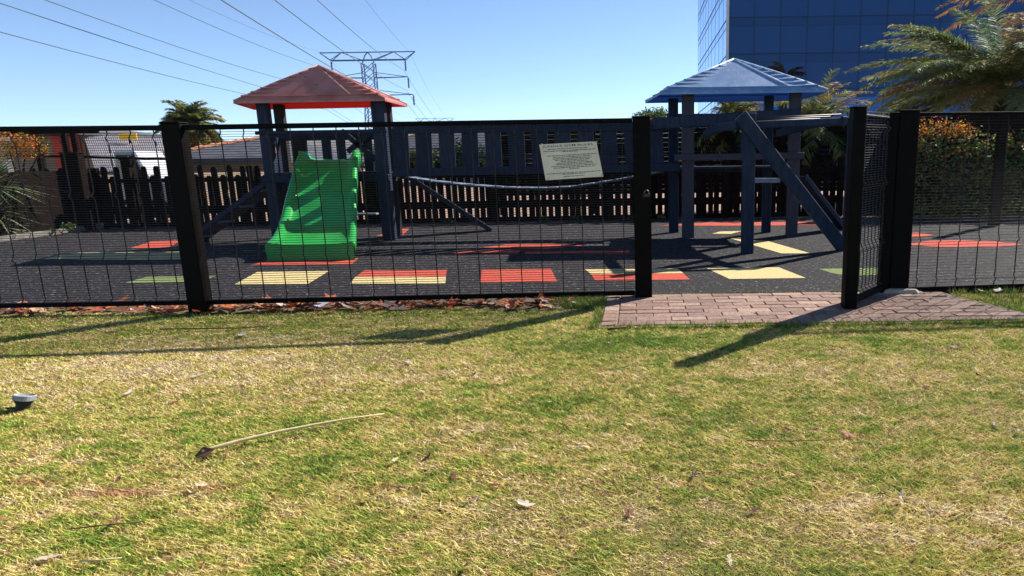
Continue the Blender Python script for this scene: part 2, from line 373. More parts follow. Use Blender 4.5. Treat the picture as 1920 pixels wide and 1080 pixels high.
# ================================================================ PLAY TOWERS
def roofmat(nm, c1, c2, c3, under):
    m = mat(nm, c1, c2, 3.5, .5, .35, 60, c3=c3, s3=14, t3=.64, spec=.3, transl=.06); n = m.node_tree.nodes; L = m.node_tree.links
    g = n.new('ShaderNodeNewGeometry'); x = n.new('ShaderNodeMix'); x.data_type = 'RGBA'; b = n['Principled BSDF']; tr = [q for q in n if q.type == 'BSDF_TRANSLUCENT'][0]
    src = b.inputs['Base Color'].links[0].from_socket; L.new(g.outputs['Backfacing'], x.inputs[0]); L.new(src, x.inputs[6]); x.inputs[7].default_value = (*under, 1)  # underside colour carries the glow of sunlight coming through the sheet
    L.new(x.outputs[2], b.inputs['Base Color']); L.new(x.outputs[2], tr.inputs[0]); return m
def pyramid_roof(parent, cs, apex, m, z, mt, band=.2):
    """thin folded sheet; every face is smooth in the middle and pleated beside its hips"""
    cs = [Vector((x, y, z)) for x, y in cs]; apex = Vector(apex); b = MB(); nst = 8
    for k in range(4):
        A, B = cs[k], cs[(k+1) % 4]; nr = (B-A).cross(apex-A).normalized()
        t0 = .10; L_, R_ = A.lerp(apex, t0), B.lerp(apex, t0)
        b.add([A, B, R_+nr*.004, L_+nr*.004], [(0, 1, 2, 3)])
        b.add([L_+nr*.004, R_+nr*.004, R_+nr*.026, L_+nr*.026], [(0, 1, 2, 3)])
        iA, iB = L_.lerp(R_, band), L_.lerp(R_, 1-band); o = nr*.02
        b.add([iA+o, iB+o, apex+o], [(0, 1, 2)])
        for P0, P1, fl in ((L_, iA, False), (R_, iB, True)):
            for i in range(nst):
                a0, a1 = i/nst, (i+1)/nst; e0, e1, j0, j1 = P0.lerp(apex, a0)+nr*.043, P0.lerp(apex, a1)+nr*.008, P1.lerp(apex, a0)+o, P1.lerp(apex, a1)+o
                low = P0.lerp(apex, a0)+nr*.008
                q = [e0, j0, j1, e1] if i < nst-1 else [e0, j0, apex+o]
                rr = [low, j0, e0]
                if fl: q.reverse(); rr.reverse()
                b.add(q, [tuple(range(len(q)))]); b.add(rr, [(0, 1, 2)])
    h = MB()
    for k in range(4):
        A, B = cs[k], cs[(k+1) % 4]; nr = (B-A).cross(apex-A).normalized(); h.tube([A+Vector((0, 0, .012)), A.lerp(apex, .5)+Vector((0, 0, .03)), apex+Vector((0, 0, .02))], [.010, .012, .022], 6)
        L_, R_ = A.lerp(apex, .1), B.lerp(apex, .1); q = L_.lerp(R_, 1-band); h.tube([q+nr*.028, apex+nr*.02], [.014, .012], 6)
    for k in range(4):
        A, B = cs[k], cs[(k+1) % 4]; b.add([A+Vector((0, 0, -.03)), B+Vector((0, 0, -.03)), B, A], [(0, 1, 2, 3)])
    o = b.build('roof', m, parent); h.build('ridge_trim', mt, o, smooth=True); return o
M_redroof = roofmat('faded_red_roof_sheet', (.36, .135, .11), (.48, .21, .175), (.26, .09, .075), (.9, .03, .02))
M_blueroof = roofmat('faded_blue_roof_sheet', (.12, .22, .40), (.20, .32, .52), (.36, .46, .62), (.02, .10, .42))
def timber(parent, name, a, c, wx, wy, m=M_blue, up_=Vector((0, 1, 0))):
    b = MB(); b.beam(a, c, wx, wy, up=up_); return b.build(name, m, parent, bevel=.008)
def boards(parent, name, a, c, z0, z1, n, wd, th=.03, m=M_blue, skip=()):
    a, c = Vector((*a[:2], 0)), Vector((*c[:2], 0)); d = (c-a); L_ = d.length; d.normalize(); rz = math.atan2(d.y, d.x); rot = Matrix.Rotation(rz, 3, 'Z')
    for i in range(n):
        if i in skip: continue
        p = a+d*L_*(i+.5)/n; dz = random.uniform(-.01, .01); b = MB(); b.box((p.x, p.y, (z0+z1)/2+dz), (wd*random.uniform(.95, 1.05), th, z1-z0), rot); b.build(name, m, parent, bevel=.005)

RT = empty('play_tower', (-4.9, 10.7, 0), 'wooden climbing tower with a faded red pyramid roof and the slide', 'play tower')
pFL = P(501, 262, 10.35); pFR = Vector((-3.97, 10.3, 0)); pBL = P(530, 260, 11.0); pBR = P(728, 260, 10.95)
rposts = [(pFL, .175, M_blue), (pFR, .20, M_blue), (pBL, .15, M_brown), (pBR, .17, M_brown)]
for p, wd, m in rposts:
    b = MB(); b.box((p.x, p.y, 1.09), (wd, .11, 2.2)); b.build('post', m, RT, bevel=.008)
pyramid_roof(RT, [(-6.0, 10.0), (-3.72, 9.93), (-3.76, 11.0), (-6.36, 11.15)], P(597, 126, 10.5), M_redroof, 2.15, mat('faded_pink_trim', (.45, .22, .19), (.55, .30, .26), 9, .5))
PZ = 1.08
b = MB()
for i in range(7):
    yy = 10.32+i*.1; b.box(((pFL.x+pFR.x)/2, yy, PZ), (abs(pFR.x-pFL.x)+.1, .09, .035))
b.build('platform', M_bridge, RT, bevel=.004)
timber(RT, 'platform_beam', (pFL.x-.1, 10.25, 1.0), (pFR.x+.1, 10.22, 1.0), .1, .05, M_bridge)
timber(RT, 'platform_beam', (pBL.x-.1, 11.02, 1.0), (pBR.x+.1, 11.02, 1.0), .1, .05, M_bridge)
timber(RT, 'guard_rail', (pBL.x-.1, 10.92, 1.66), (pBR.x+.1, 10.92, 1.66), .10, .04, M_bridge)
timber(RT, 'guard_rail', (pFL.x-.12, 10.26, 1.70), (pFR.x+.12, 10.24, 1.70), .05, .04, M_bridge)
for px in (563, 613, 640, 690):
    q = P(px, 270, 10.9); wd = .24 if px == 563 else .15; b = MB(); b.box((q.x, 10.88, 1.38), (wd, .03, .55)); b.build('board', M_brown if px == 563 else M_bridge, RT, bevel=.005)
for a, c in (((652, 285), (700, 245)), ((640, 245), (706, 300))):
    timber(RT, 'cross_brace', P(*a, 10.82), P(*c, 10.82), .09, .035, M_bridge)
timber(RT, 'step_bar', P(664, 402, 10.9), P(708, 401, 10.9), .035, .12, M_plank)
# side boards left of platform
boards(RT, 'side_board', (pFL.x-.02, 10.42), (pBL.x-.02, 10.95), PZ, 1.66, 2, .14, m=M_bridge)
# climbing ramps
def ramp(parent, name, a, c, wd, th, m=M_bridge, cleats=0):
    """inclined board of width wd in plan"""
    a, c = Vector(a), Vector(c); d = (c-a).normalized(); side = Vector((-d.y, d.x, 0)).normalized(); b = MB()
    rot = Matrix((side, d.cross(side)*-1, d)).transposed()
    b.box((a+c)/2, (wd, th, (c-a).length), rot)
    for s in (-1, 1): b.box((a+c)/2+side*s*wd/2+Vector((0, 0, .015)), (.03, th+.03, (c-a).length), rot)
    o = b.build(name, m, parent, bevel=.004)
    for i in range(cleats):
        p = a.lerp(c, (i+.7)/cleats); k = MB(); k.box(p-d.cross(side)*-1*(th*.5+.01)*-1, (wd*.85, .03, .04), rot); k.build('cleat', M_plank, o)
    return o
g_l = G(372, 452); ramp(RT, 'climbing_ramp', P(530, 332, 10.55), (g_l.x, g_l.y, .03), .42, .045, cleats=4)
g_r = G(918, 434); ramp(RT, 'climbing_ramp', P(757, 328, 11.0), (g_r.x, g_r.y, .02), .32, .04)
# ---- slide
SL = empty('slide', (-4.2, 8.3, 0), 'bright green plastic slide leaning on the red roofed tower', 'slide')
prof = [(10.42, 1.285, .02), (10.24, 1.265, .03), (10.08, 1.17, .03), (9.75, .92, .03), (9.4, .66, .02), (9.1, .45, .01), (8.85, .32, 0), (8.6, .245, 0), (8.4, .215, 0), (8.22, .205, 0)]
xl_top, xr_top = P(561, 300, 10.2).x, P(660, 300, 10.2).x; xl_b, xr_b = -4.72, -3.67
b = MB(); cross = []
NS = 64
def profile(t):
    f = t*(len(prof)-1); i = min(int(f), len(prof)-2); q = f-i; a, c = prof[i], prof[i+1]; p_, n_ = prof[max(i-1, 0)], prof[min(i+2, len(prof)-1)]
    return [.5*(2*a[k]+(c[k]-p_[k])*q+(2*p_[k]-5*a[k]+4*c[k]-n_[k])*q*q+(3*a[k]-p_[k]-3*c[k]+n_[k])*q**3) for k in range(3)]
for i in range(NS+1):
    t = i/NS; y, z, _ = profile(t); s = (10.42-y)/(10.42-8.22)
    xl = xl_top+(xl_b-xl_top)*s**1.15; xr = xr_top+(xr_b-xr_top)*s**1.15; hr = .13-.10*max(0, (s-.45)/.55)**1.1; wl = .10
    pts = [(xl-.035, z-.10), (xl-.04, z+hr-.03), (xl-.015, z+hr), (xl+.03, z+hr-.012), (xl+.07, z+hr*.35), (xl+wl, z+.015), (xl+wl+.08, z), ((xl+xr)/2, z-.004),
           (xr-wl-.08, z), (xr-wl, z+.015), (xr-.07, z+hr*.35), (xr-.03, z+hr-.012), (xr+.015, z+hr), (xr+.04, z+hr-.03), (xr+.035, z-.10)]
    cross.append([(x, y, max(zz, .02)) for x, zz in pts])
K = len(cross[0]); vs = [p for c_ in cross for p in c_]
fs = [(i*K+j, i*K+j+1, (i+1)*K+j+1, (i+1)*K+j) for i in range(NS) for j in range(K-1)]
b.add(vs, fs)
last = cross[-1]
o = b.build('chute', M_slide, SL, smooth=True)
mo = o.modifiers.new('s', 'SOLIDIFY'); mo.thickness = .012; mo.offset = -1
b = MB(); fr = [(x, y-.012, z) for x, y, z in last]; b.add(fr+[(x, y-.012, .016) for x, y, z in last]+last, [(j, j+K, j+1+K, j+1) for j in range(K-1)]+[(j, j+1, j+1+2*K, j+2*K) for j in range(K-1)]); b.build('front_lip', M_slide, SL)
for s, xx in ((-1, xl_top), (1, xr_top)):
    b = MB(); b.tube([(xx+s*.01, 10.46, 1.34), (xx+s*.012, 10.36, 1.40), (xx+s*.01, 10.26, 1.395)], [.02, .026, .028], 10); b.build('top_grip', M_slide, SL, smooth=True)


BT = empty('play_tower', (1.5, 10.4, 0), 'wooden climbing tower with a blue pyramid roof behind the monkey bars', 'play tower')
bps = [((.76, 10.09), .185, M_brown, 2.2), ((2.36, 10.03), .17, M_brown, 2.2), ((.58, 10.87), .16, M_bridge, 2.2), ((2.09, 10.67), .14, M_bridge, 2.2)]
M_lav = mat('lavender_grey_wood', (.028, .030, .046), (.042, .040, .058), 5, .6, .25, 25, (5, 5, 1))
for (x, y), wd, m, z in bps:
    b = MB(); b.box((x, y, z/2-.02), (wd, .1, z)); b.build('post', M_lav if m is M_brown else m, BT, bevel=.008)
pyramid_roof(BT, [(.33, 9.75), (2.76, 9.75), (2.66, 11.1), (.13, 11.15)], P(1376, 114, 10.5), M_blueroof, 2.165, mat('pale_blue_trim', (.42, .52, .66), (.5, .6, .74), 9, .5))
b = MB()
for i in range(8): b.box((1.42, 10.12+i*.1, 1.08), (1.75, .09, .035))
b.build('platform', M_bridge, BT, bevel=.004)
timber(BT, 'platform_beam', (.55, 10.02, 1.24), (2.5, 9.96, 1.24), .10, .04, M_lav)
timber(BT, 'platform_beam', (.45, 10.92, 1.05), (2.3, 10.75, 1.05), .10, .04, M_bridge)
timber(BT, 'guard_rail', P(1225, 232, 10.02), P(1500, 214, 9.98), .17, .04, M_blue)
timber(BT, 'guard_rail', P(1250, 216, 10.95), P(1445, 216, 10.75), .05, .04, M_lav)
timber(BT, 'step_beam', P(1405, 338, 10.0), P(1460, 338, 10.0), .07, .25, M_plank)
timber(BT, 'ladder_rail', P(1392, 250, 10.05), P(1392, 300, 10.05), .05, .05, M_blue)
ramp(BT, 'climbing_ramp', P(1496, 332, 10.35), (3.35, 10.9, .03), .30, .05)

# ---- suspension bridge between the towers
BR = empty('clatter_bridge', (-1.6, 10.3, 0), 'dark blue boarded bridge hanging between the red and blue towers', 'bridge')
YB = 10.12
xa, xb = P(742, 280, YB).x, P(1272, 270, YB).x
def zb(x, y, Y=YB): return P(x, y, Y).z
pt = lambda x, y, Y=YB: P(x, y, Y)
timber(BR, 'top_beam', pt(738, 243)+Vector((0, -.03, 0)), pt(1275, 236)+Vector((0, -.03, 0)), .13, .035, M_bridge)
timber(BR, 'bottom_beam', pt(738, 324)+Vector((0, -.03, 0)), pt(1275, 313)+Vector((0, -.03, 0)), .13, .035, M_bridge)
k = 0; x = 751
while x < 1265:
    a, c = pt(x-1.5, 241-(x-740)*.0135), pt(x+3, 325-(x-740)*.0135); b = MB(); b.beam(c, a, .243*random.uniform(.97, 1.04), .028); b.build('board', random.choice([M_bridge, M_blue, M_bridge]), BR, bevel=.005); x += 43.4; k += 1
timber(BR, 'back_rail', P(745, 297, 10.95), P(1265, 291, 10.9), .035, .03, M_bridge)
timber(BR, 'back_rail', P(745, 326, 10.95), P(1265, 318, 10.9), .06, .04, M_bridge)
pts = [(765, 329), (815, 337), (870, 343), (920, 347), (975, 349.5), (1025, 350), (1070, 347.5), (1115, 341), (1160, 334), (1205, 325), (1245, 318)]
for (x0, y0), (x1, y1) in zip(pts, pts[1:]):
    n = 2
    for i in range(n):
        a = P(x0+(x1-x0)*i/n+1, y0+(y1-y0)*i/n+2, 10.55); c = P(x0+(x1-x0)*(i+1)/n-1, y0+(y1-y0)*(i+1)/n+2, 10.55)
        b = MB(); b.beam(a, c, .34, .016, up=Vector((0, 0, 1))); b.build('plank', M_plank, BR, bevel=.005)
for Y in (10.36, 10.74):
    b = MB(); b.tube([P(x, y+3, Y)-Vector((0, 0, .015)) for x, y in pts], .006, 5); b.build('chain', M_wire, BR)
# ---- monkey bars
M_rung = mat('painted_steel_rung', (.02, .025, .035), None, 5, .5, spec=.25)
MK = empty('monkey_bars', (1.4, 8.3, 0), 'blue grey timber monkey bar frame with a long diagonal brace beside the gate', 'monkey bars')
mp_ = Vector((1.385, 8.28, 0)); mtop = P(1386, 212, 8.28).z
timber(MK, 'post', (mp_.x, mp_.y, -.03), (mp_.x, mp_.y, mtop), .155, .09, M_blue)
timber(MK, 'brace', P(1388, 216, 8.18), (2.70, 8.42, .0), .17, .07, M_blue)
timber(MK, 'post', (2.74, 8.50, -.03), (2.74, 8.50, mtop-.05), .12, .08, M_blue)
l0, l1 = P(1322, 252, 9.95), P(1384, 235, 8.30); r0, r1 = P(1408, 254, 9.95), P(1585, 226, 8.45); r0 = Vector((2.1, 9.95, l0.z+.0))
for a, c in ((l0, l1), (r0, r1)):
    mid = (a+c)/2+Vector((0, 0, .04)); b = MB(); b.tube([a, a.lerp(mid, .5), mid, mid.lerp(c, .5), c], .05, 4, ry=.075); b.build('side_rail', M_blue, MK, bevel=.006)
for i in range(7):
    t = (i+.6)/7; a, c = l0.lerp(l1, t)+Vector((0, 0, .085)), r0.lerp(r1, t)+Vector((0, 0, .085)); b = MB(); b.tube([a, c], .011, 8); b.build('rung', M_rung, MK, smooth=True)
timber(MK, 'cross_beam', l1+Vector((-.05, .06, .0)), r1+Vector((.1, .06, 0)), .09, .06, M_blue)

# ================================================================ BACK TIMBER FENCE
def paling_fence(name, label, a, c, z1, seed=1):
    """alternating tall and short palings on rails, with uneven slits"""
    rnd = random.Random(seed); a, c = Vector((*a[:2], 0)), Vector((*c[:2], 0)); d = c-a; L_ = d.length; d.normalize(); rz = math.atan2(d.y, d.x); rot = Matrix.Rotation(rz, 3, 'Z'); nr = Vector((-d.y, d.x, 0))
    root = empty(name, a, label, 'fence'); b = MB(); s = 0; i = 0
    while s < L_:
        w_ = .112*rnd.uniform(.88, 1.15); p = a+d*(s+w_/2); z = (z1 if i % 2 else z1-.17)+rnd.uniform(-.02, .02); hx = w_/2; tl = rnd.uniform(-.012, .012); fw = 0 if i % 2 else .03
        pr = [(-hx, .075), (hx, .075), (hx+tl, z-.05), (hx*.5+tl, z), (-hx*.5+tl, z), (-hx+tl, z-.05)]
        b.add([p+d*x+nr*(yy+fw)+Vector((0, 0, zz)) for yy in (-.012, .012) for x, zz in pr], [tuple(range(6)), tuple(reversed(range(6, 12)))]+[(k, k+6, (k+1) % 6+6, (k+1) % 6) for k in range(6)])
        s += w_+.030*rnd.choice([.55, .8, 1, 1, 1.3, .15]); i += 1
    b.build('paling_panel', M_fencewood, root)
    for z, h in ((.05, .10), (.36, .15), (.95, .09)):
        q = MB(); q.beam(up(a, z)+nr*-.035, up(c, z)+nr*-.035, .045, h, up=Vector((0, 0, 1))); q.build('rail', M_fencewood, root)
    n = int(L_/2.4)
    for i in range(n+1): q = MB(); p = a+d*L_*i/n; q.box(p+nr*-.09+Vector((0, 0, z1/2)), (.12, .09, z1), rot); q.build('post', M_fencewood, root, bevel=.006)
    return root
paling_fence('paling_fence', 'long dark paling fence behind the whole playground with pale slits between boards', (-12.6, 13.2), (4.2, 13.75), 1.22, seed=4)
# high slatted screen behind the right half of the bridge
def louvre(name, label, a, c, z0, z1, pitch, sl, post_every=1.8, m=M_fencewood, pw=.1):
    a, c = Vector((*a[:2], 0)), Vector((*c[:2], 0)); d = c-a; L_ = d.length; d.normalize(); rot = Matrix.Rotation(math.atan2(d.y, d.x), 3, 'Z'); nr = Vector((-d.y, d.x, 0))
    root = empty(name, a, label, 'fence'); b = MB(); z = z0
    while z < z1: b.beam(up(a, z), up(c, z), .022, sl, up=Vector((0, 0, 1))); z += pitch
    b.build('slat_panel', m, root); n = max(1, int(L_/post_every))
    for i in range(n+1): q = MB(); p = a+d*L_*i/n; q.box(p-nr*.06+Vector((0, 0, (z1+.06)/2)), (pw, .09, z1+.06), rot); q.build('post', m, root)
    return root
q0, q1 = P(938, 300, 15.2), P(1640, 300, 15.2)
louvre('slatted_screen', 'high dark horizontal slat screen standing behind the bridge and blue tower', q0, q1, .50, 2.02, .105, .1025, m=M_fencewood)
louvre('slatted_screen', 'dark horizontal slat screen at the right edge behind the flowering hedge', (4.6, 13.6), (10, 13.2), .05, 1.95, .105, .104)
s0, s1 = G(-40, 462), G(170, 431)
louvre('slatted_screen', 'low dark slatted screen at the left edge beside the spiky plant', (s0.x-.5, s0.y+.45), (s1.x, s1.y+.3), .08, 1.15, .075, .073, m=M_fencewood, pw=.08)
# big dark timber gate posts, left
for px, py, tp, wd, lb in ((150, 431, 288, .34, 'thick dark timber post where the slatted screen ends at left'), (251, 424, 301, .20, 'dark timber post left of the pale shed')):
    g_ = G(px, py+3); b = MB(); zt_ = P(px-14, tp, g_.y).z; b.box((g_.x, g_.y+.12, zt_/2), (wd, .16, zt_)); b.box((g_.x, g_.y+.12, zt_+.015), (wd+.03, .19, .03)); o = b.build('timber_post', M_fencewood, bevel=.01); tag(o, lb, 'post')
pg = empty('trellis', P(20, 300, 13.6), 'open dark trellis of thin timber posts and rails above the left screen', 'trellis')
for xa_, xb_ in ((66, 92), (118, 128), (136, 144)): timber(pg, 'post', up(P(xa_+12, 300, 13.6), 0), P(xa_, 243, 13.6), .10 if xa_ != 66 else .13, .08, M_fencewood)
timber(pg, 'rail', P(20, 249, 13.55), P(185, 247, 13.55), .06, .05, M_fencewood); timber(pg, 'rail', P(-20, 290, 13.55), P(345, 299, 13.55), .05, .05, M_fencewood)

# ================================================================ BUILDINGS AND FAR THINGS
def house(name, label, x0, x1, Y, dep, zw, zr, mw, mr, ridge='x', ov=.4, windows=(), hipx=None):
    root = empty(name, ((x0+x1)/2, Y, 0), label, 'house'); b = MB(); b.box(((x0+x1)/2, Y+dep/2, zw/2), (x1-x0, dep, zw)); b.build('wall', mw, root)
    r = MB(); ym = Y+dep/2; a, c = x0-ov, x1+ov; f, k = Y-ov, Y+dep+ov
    hip = hipx or min(dep/2, (x1-x0)/2)*.9
    ze = zw+.02
    r.add([(a, f, ze), (c, f, ze), (c, k, ze), (a, k, ze), (a+hip, ym, zr), (c-hip, ym, zr), (a, f, ze-.15), (c, f, ze-.15), (c, k, ze-.15), (a, k, ze-.15)],
          [(0, 1, 5, 4), (1, 2, 5), (2, 3, 4, 5), (3, 0, 4), (6, 7, 1, 0), (7, 8, 2, 1), (8, 9, 3, 2), (9, 6, 0, 3), (9, 8, 7, 6)])
    ro = r.build('roof', mr, root); q = MB()
    for u_, v_ in (((a, f, ze), (a+hip, ym, zr)), ((c, f, ze), (c-hip, ym, zr)), ((a+hip, ym, zr), (c-hip, ym, zr))):
        u_, v_ = Vector(u_), Vector(v_); n = max(2, int((v_-u_).length/.4))
        for i in range(n): q.tube([u_.lerp(v_, i/n)+Vector((0, 0, .03)), u_.lerp(v_, (i+.9)/n)+Vector((0, 0, .06))], [.05, .065], 6)
    q.build('ridge_tiles', M_ridge, ro)
    for (wx, wz, ww, wh) in windows:
        fr = MB(); fr.box((wx, Y-.03, wz), (ww+.16, .06, wh+.16)); fo = fr.build('window', M_pale, root); pa = MB(); pa.box((wx, Y-.07, wz), (ww, .03, wh)); pa.build('pane', M_glassd, fo)
    return root
xw = lambda x, Y: P(x, 300, Y).x
zz_ = lambda x, y, Y: P(x, y, Y).z
house('house', 'house with a grey tiled roof and terracotta ridge behind the left paling fence', xw(300, 21), xw(500, 21), 21, 7, zz_(500, 297, 21), zz_(372, 262, 24.5), M_wallb, M_tile, hipx=(xw(500, 21)-xw(300, 21))*.49, windows=())
# long shed with a pale corrugated roof sloping towards the playground
Ys = 16.5; Yr = 20.5; root = empty('shed', (xw(250, Ys), Ys, 0), 'shed with a pale corrugated roof behind the paling fence at left', 'shed')
b = MB(); n = 46; ze_ = zz_(250, 322, Ys); zl_, zr_ = zz_(170, 251, Yr), zz_(345, 262, Yr); e0, e1 = xw(176, Ys), xw(352, Ys); r0_, r1_ = xw(164, Yr), xw(345, Yr); vs = []
for i in range(n*4+1):
    t = i/(n*4); dz = .035*math.sin(t*n*2*math.pi); vs += [(e0+(e1-e0)*t, Ys, ze_+dz), (r0_+(r1_-r0_)*t, Yr, zl_+(zr_-zl_)*t+dz)]
b.add(vs, [(2*i, 2*i+2, 2*i+3, 2*i+1) for i in range(n*4)]); b.build('corrugated_roof', M_pale, root, smooth=True)
b = MB(); b.box(((e0+e1)/2, Ys+2.2, (ze_-.08)/2), (e1-e0-.3, 3.6, ze_-.08)); b.build('wall', M_wallb, root)
b = MB(); b.beam((e0, Ys-.04, ze_-.02), (e1, Ys-.04, ze_-.02), .08, .08, up=Vector((0, 0, 1))); b.build('gutter', M_tile, root)
# ochre building with red doorway
Yo = 20; root = empty('outbuilding', (xw(100, Yo), Yo, 0), 'low ochre outbuilding with red doors at the far left', 'outbuilding')
b = MB(); b.box((xw(100, Yo), Yo+2, 1.0), (xw(168, Yo)-xw(20, Yo), 4, zz_(100, 252, Yo)*2-2.0 if False else zz_(100, 254, Yo))); b.v = [(x, y, z-1.0+zz_(100, 254, Yo)/2) for x, y, z in b.v]; b.build('wall', M_wallb, root)
b = MB(); b.box((xw(96, Yo), Yo+1.7, zz_(100, 254, Yo)+.05), (xw(172, Yo)-xw(10, Yo), 5, .1)); b.build('flat_roof', M_tile, root)
for xx in (118, 146): b = MB(); b.box((xw(xx, Yo), Yo-.03, zz_(118, 275, Yo)-.45), (.38, .05, 1.55)); b.build('door', M_redp, root, bevel=.01)
# yellow board on a pole
q = P(240, 256, 19.5); root = empty('signboard', (q.x, 19.5, 0), 'small plain yellow signboard on a pole above the pale shed', 'sign')
b = MB(); b.box(q, (.52, .03, .17)); b.build('board', M_yel, root); b = MB(); b.tube([(q.x, 19.54, 0), (q.x, 19.54, q.z)], .03, 8); b.build('pole', M_post, root)
# white van in front of shed
Yv = 15.2; cx = xw(262, Yv); zt_ = zz_(264, 283, Yv)
van = empty('parked_van', (cx, Yv, 0), 'white van parked in front of the pale shed', 'van')
def extr(prof_, y0, y1, m, name, par, bevel=.03):
    b = MB(); n = len(prof_); b.add([(x, y0, z) for x, z in prof_]+[(x, y1, z) for x, z in prof_], [tuple(range(n)), tuple(reversed(range(n, 2*n)))]+[(i, i+n, (i+1) % n+n, (i+1) % n) for i in range(n)]); return b.build(name, m, par, bevel=bevel)
s = zt_; sx_ = .30
extr([(cx-.38, .3), (cx+.75, .3), (cx+.77, .85), (cx+.36, 1.0), (cx+.12, s), (cx-.34, s), (cx-.38, .9)], Yv-.3, Yv+.6, M_white, 'body', van)
extr([(cx+.0, 1.0), (cx+.26, 1.0), (cx+.09, s-.06), (cx+.0, s-.06)], Yv-.315, Yv-.305, M_glassd, 'side_window', van, 0)
extr([(cx-.29, 1.0), (cx-.04, 1.0), (cx-.04, s-.06), (cx-.29, s-.06)], Yv-.315, Yv-.305, M_glassd, 'side_window', van, 0)
for xx in (-.15, .5):
    b = MB(); b.tube([(cx+xx, Yv-.32, .28), (cx+xx, Yv-.14, .28)], .24, 16); wo_ = b.build('wheel', M_tyre, van); b = MB(); b.tube([(cx+xx, Yv-.335, .28), (cx+xx, Yv-.321, .28)], .13, 12); b.build('rim', M_pale, wo_)
# small far house seen through the bridge boards
house('house', 'small far house seen between the bridge boards', xw(700, 60), xw(960, 60), 60, 9, 2.6, 4.3, M_pale, M_tile, windows=((xw(735, 60), 1.6, 1.4, 1.2), (xw(780, 60), 1.6, 1.4, 1.2), (xw(905, 60), 1.6, 1.4, 1.2)))
# glass tower
YG = 60; XG = P(1364, 103, YG).x; XR = P(2350, 100, YG).x; ZT = 26.5; DG = XG/(P(1309, 100, 1).x)-YG
gt = empty('office_tower', (XG, YG, 0), 'tall blue glass office tower rising at the upper right', 'office building')
zl = [zz_(1400, y, YG) for y in (168.5, 102.5, 32.5)]; step = (zl[2]-zl[0])/2
rows_ = []; z = zl[0]-step*2
while z < ZT:
    rows_ += [z, z-step*.235]; z += step
rows_ = sorted(r for r in rows_ if .3 < r < ZT); rows_ = [0]+rows_+[ZT]
def curtain(name, a, c, nb, reflect):
    b = MB(); rnd = random.Random(3)
    for i in range(nb):
        for r0_, r1_ in zip(rows_, rows_[1:]):
            p, q = a.lerp(c, i/nb), a.lerp(c, (i+1)/nb); k = rnd.uniform(.95, 1.05)
            base = (.015, .066, .20) if r0_ > zl[0]-step*.3 else (.015, .16, .50)  # lowest panes get a brighter blue, sky reflection put into the colour
            if reflect: base = (.42, .66, .90)  # side panes: same glass, sky reflection helped by a pale blue tint
            if r1_-r0_ < step*.3: k *= .85
            b.add([(p.x, p.y, r0_), (q.x, q.y, r0_), (q.x, q.y, r1_), (p.x, p.y, r1_)], [(0, 1, 2, 3)], tuple(e*k for e in base))
    o = b.build(name, M_glass2 if reflect else M_glass, gt); m_ = MB(); nr = Vector(((c-a).y, -(c-a).x, 0)).normalized(); t = 0; nr = nr*.2
    for i in range(nb+1): p = a.lerp(c, i/nb)+nr*.04; m_.box((p.x, p.y, ZT/2), (.07, .04, ZT) if not reflect else (.012, .03, ZT))
    for r in rows_[1:-1]:
        big = min(abs(r-(zl[0]+step*k)) for k in range(-3, 9)) < .05; m_.beam(up(a+nr*.03, r), up(c+nr*.03, r), .04, .09 if big else .03, up=Vector((0, 0, 1)))
    m_.build('mullion_grid', M_mullion if not reflect else mat('pale_blue_mullion', (.08, .2, .5), None), o)
nbp = (XR-XG)/(46.7/FPX*YG*1.0/ _cp*.985)
curtain('front_facade', Vector((XG, YG, 0)), Vector((XR, YG, 0)), round(nbp), 0)
curtain('side_facade', Vector((XG, YG+DG, 0)), Vector((XG, YG, 0)), 9, 1)
b = MB(); b.box(((XG+XR)/2, YG+DG/2+.1, ZT-.2), (XR-XG-.3, DG-.3, .3)); b.build('roof_slab', M_tile, gt)
b = MB(); b.box((XG-.02, YG-.02, ZT/2), (.22, .22, ZT)); b.build('corner_trim', M_pale, gt)
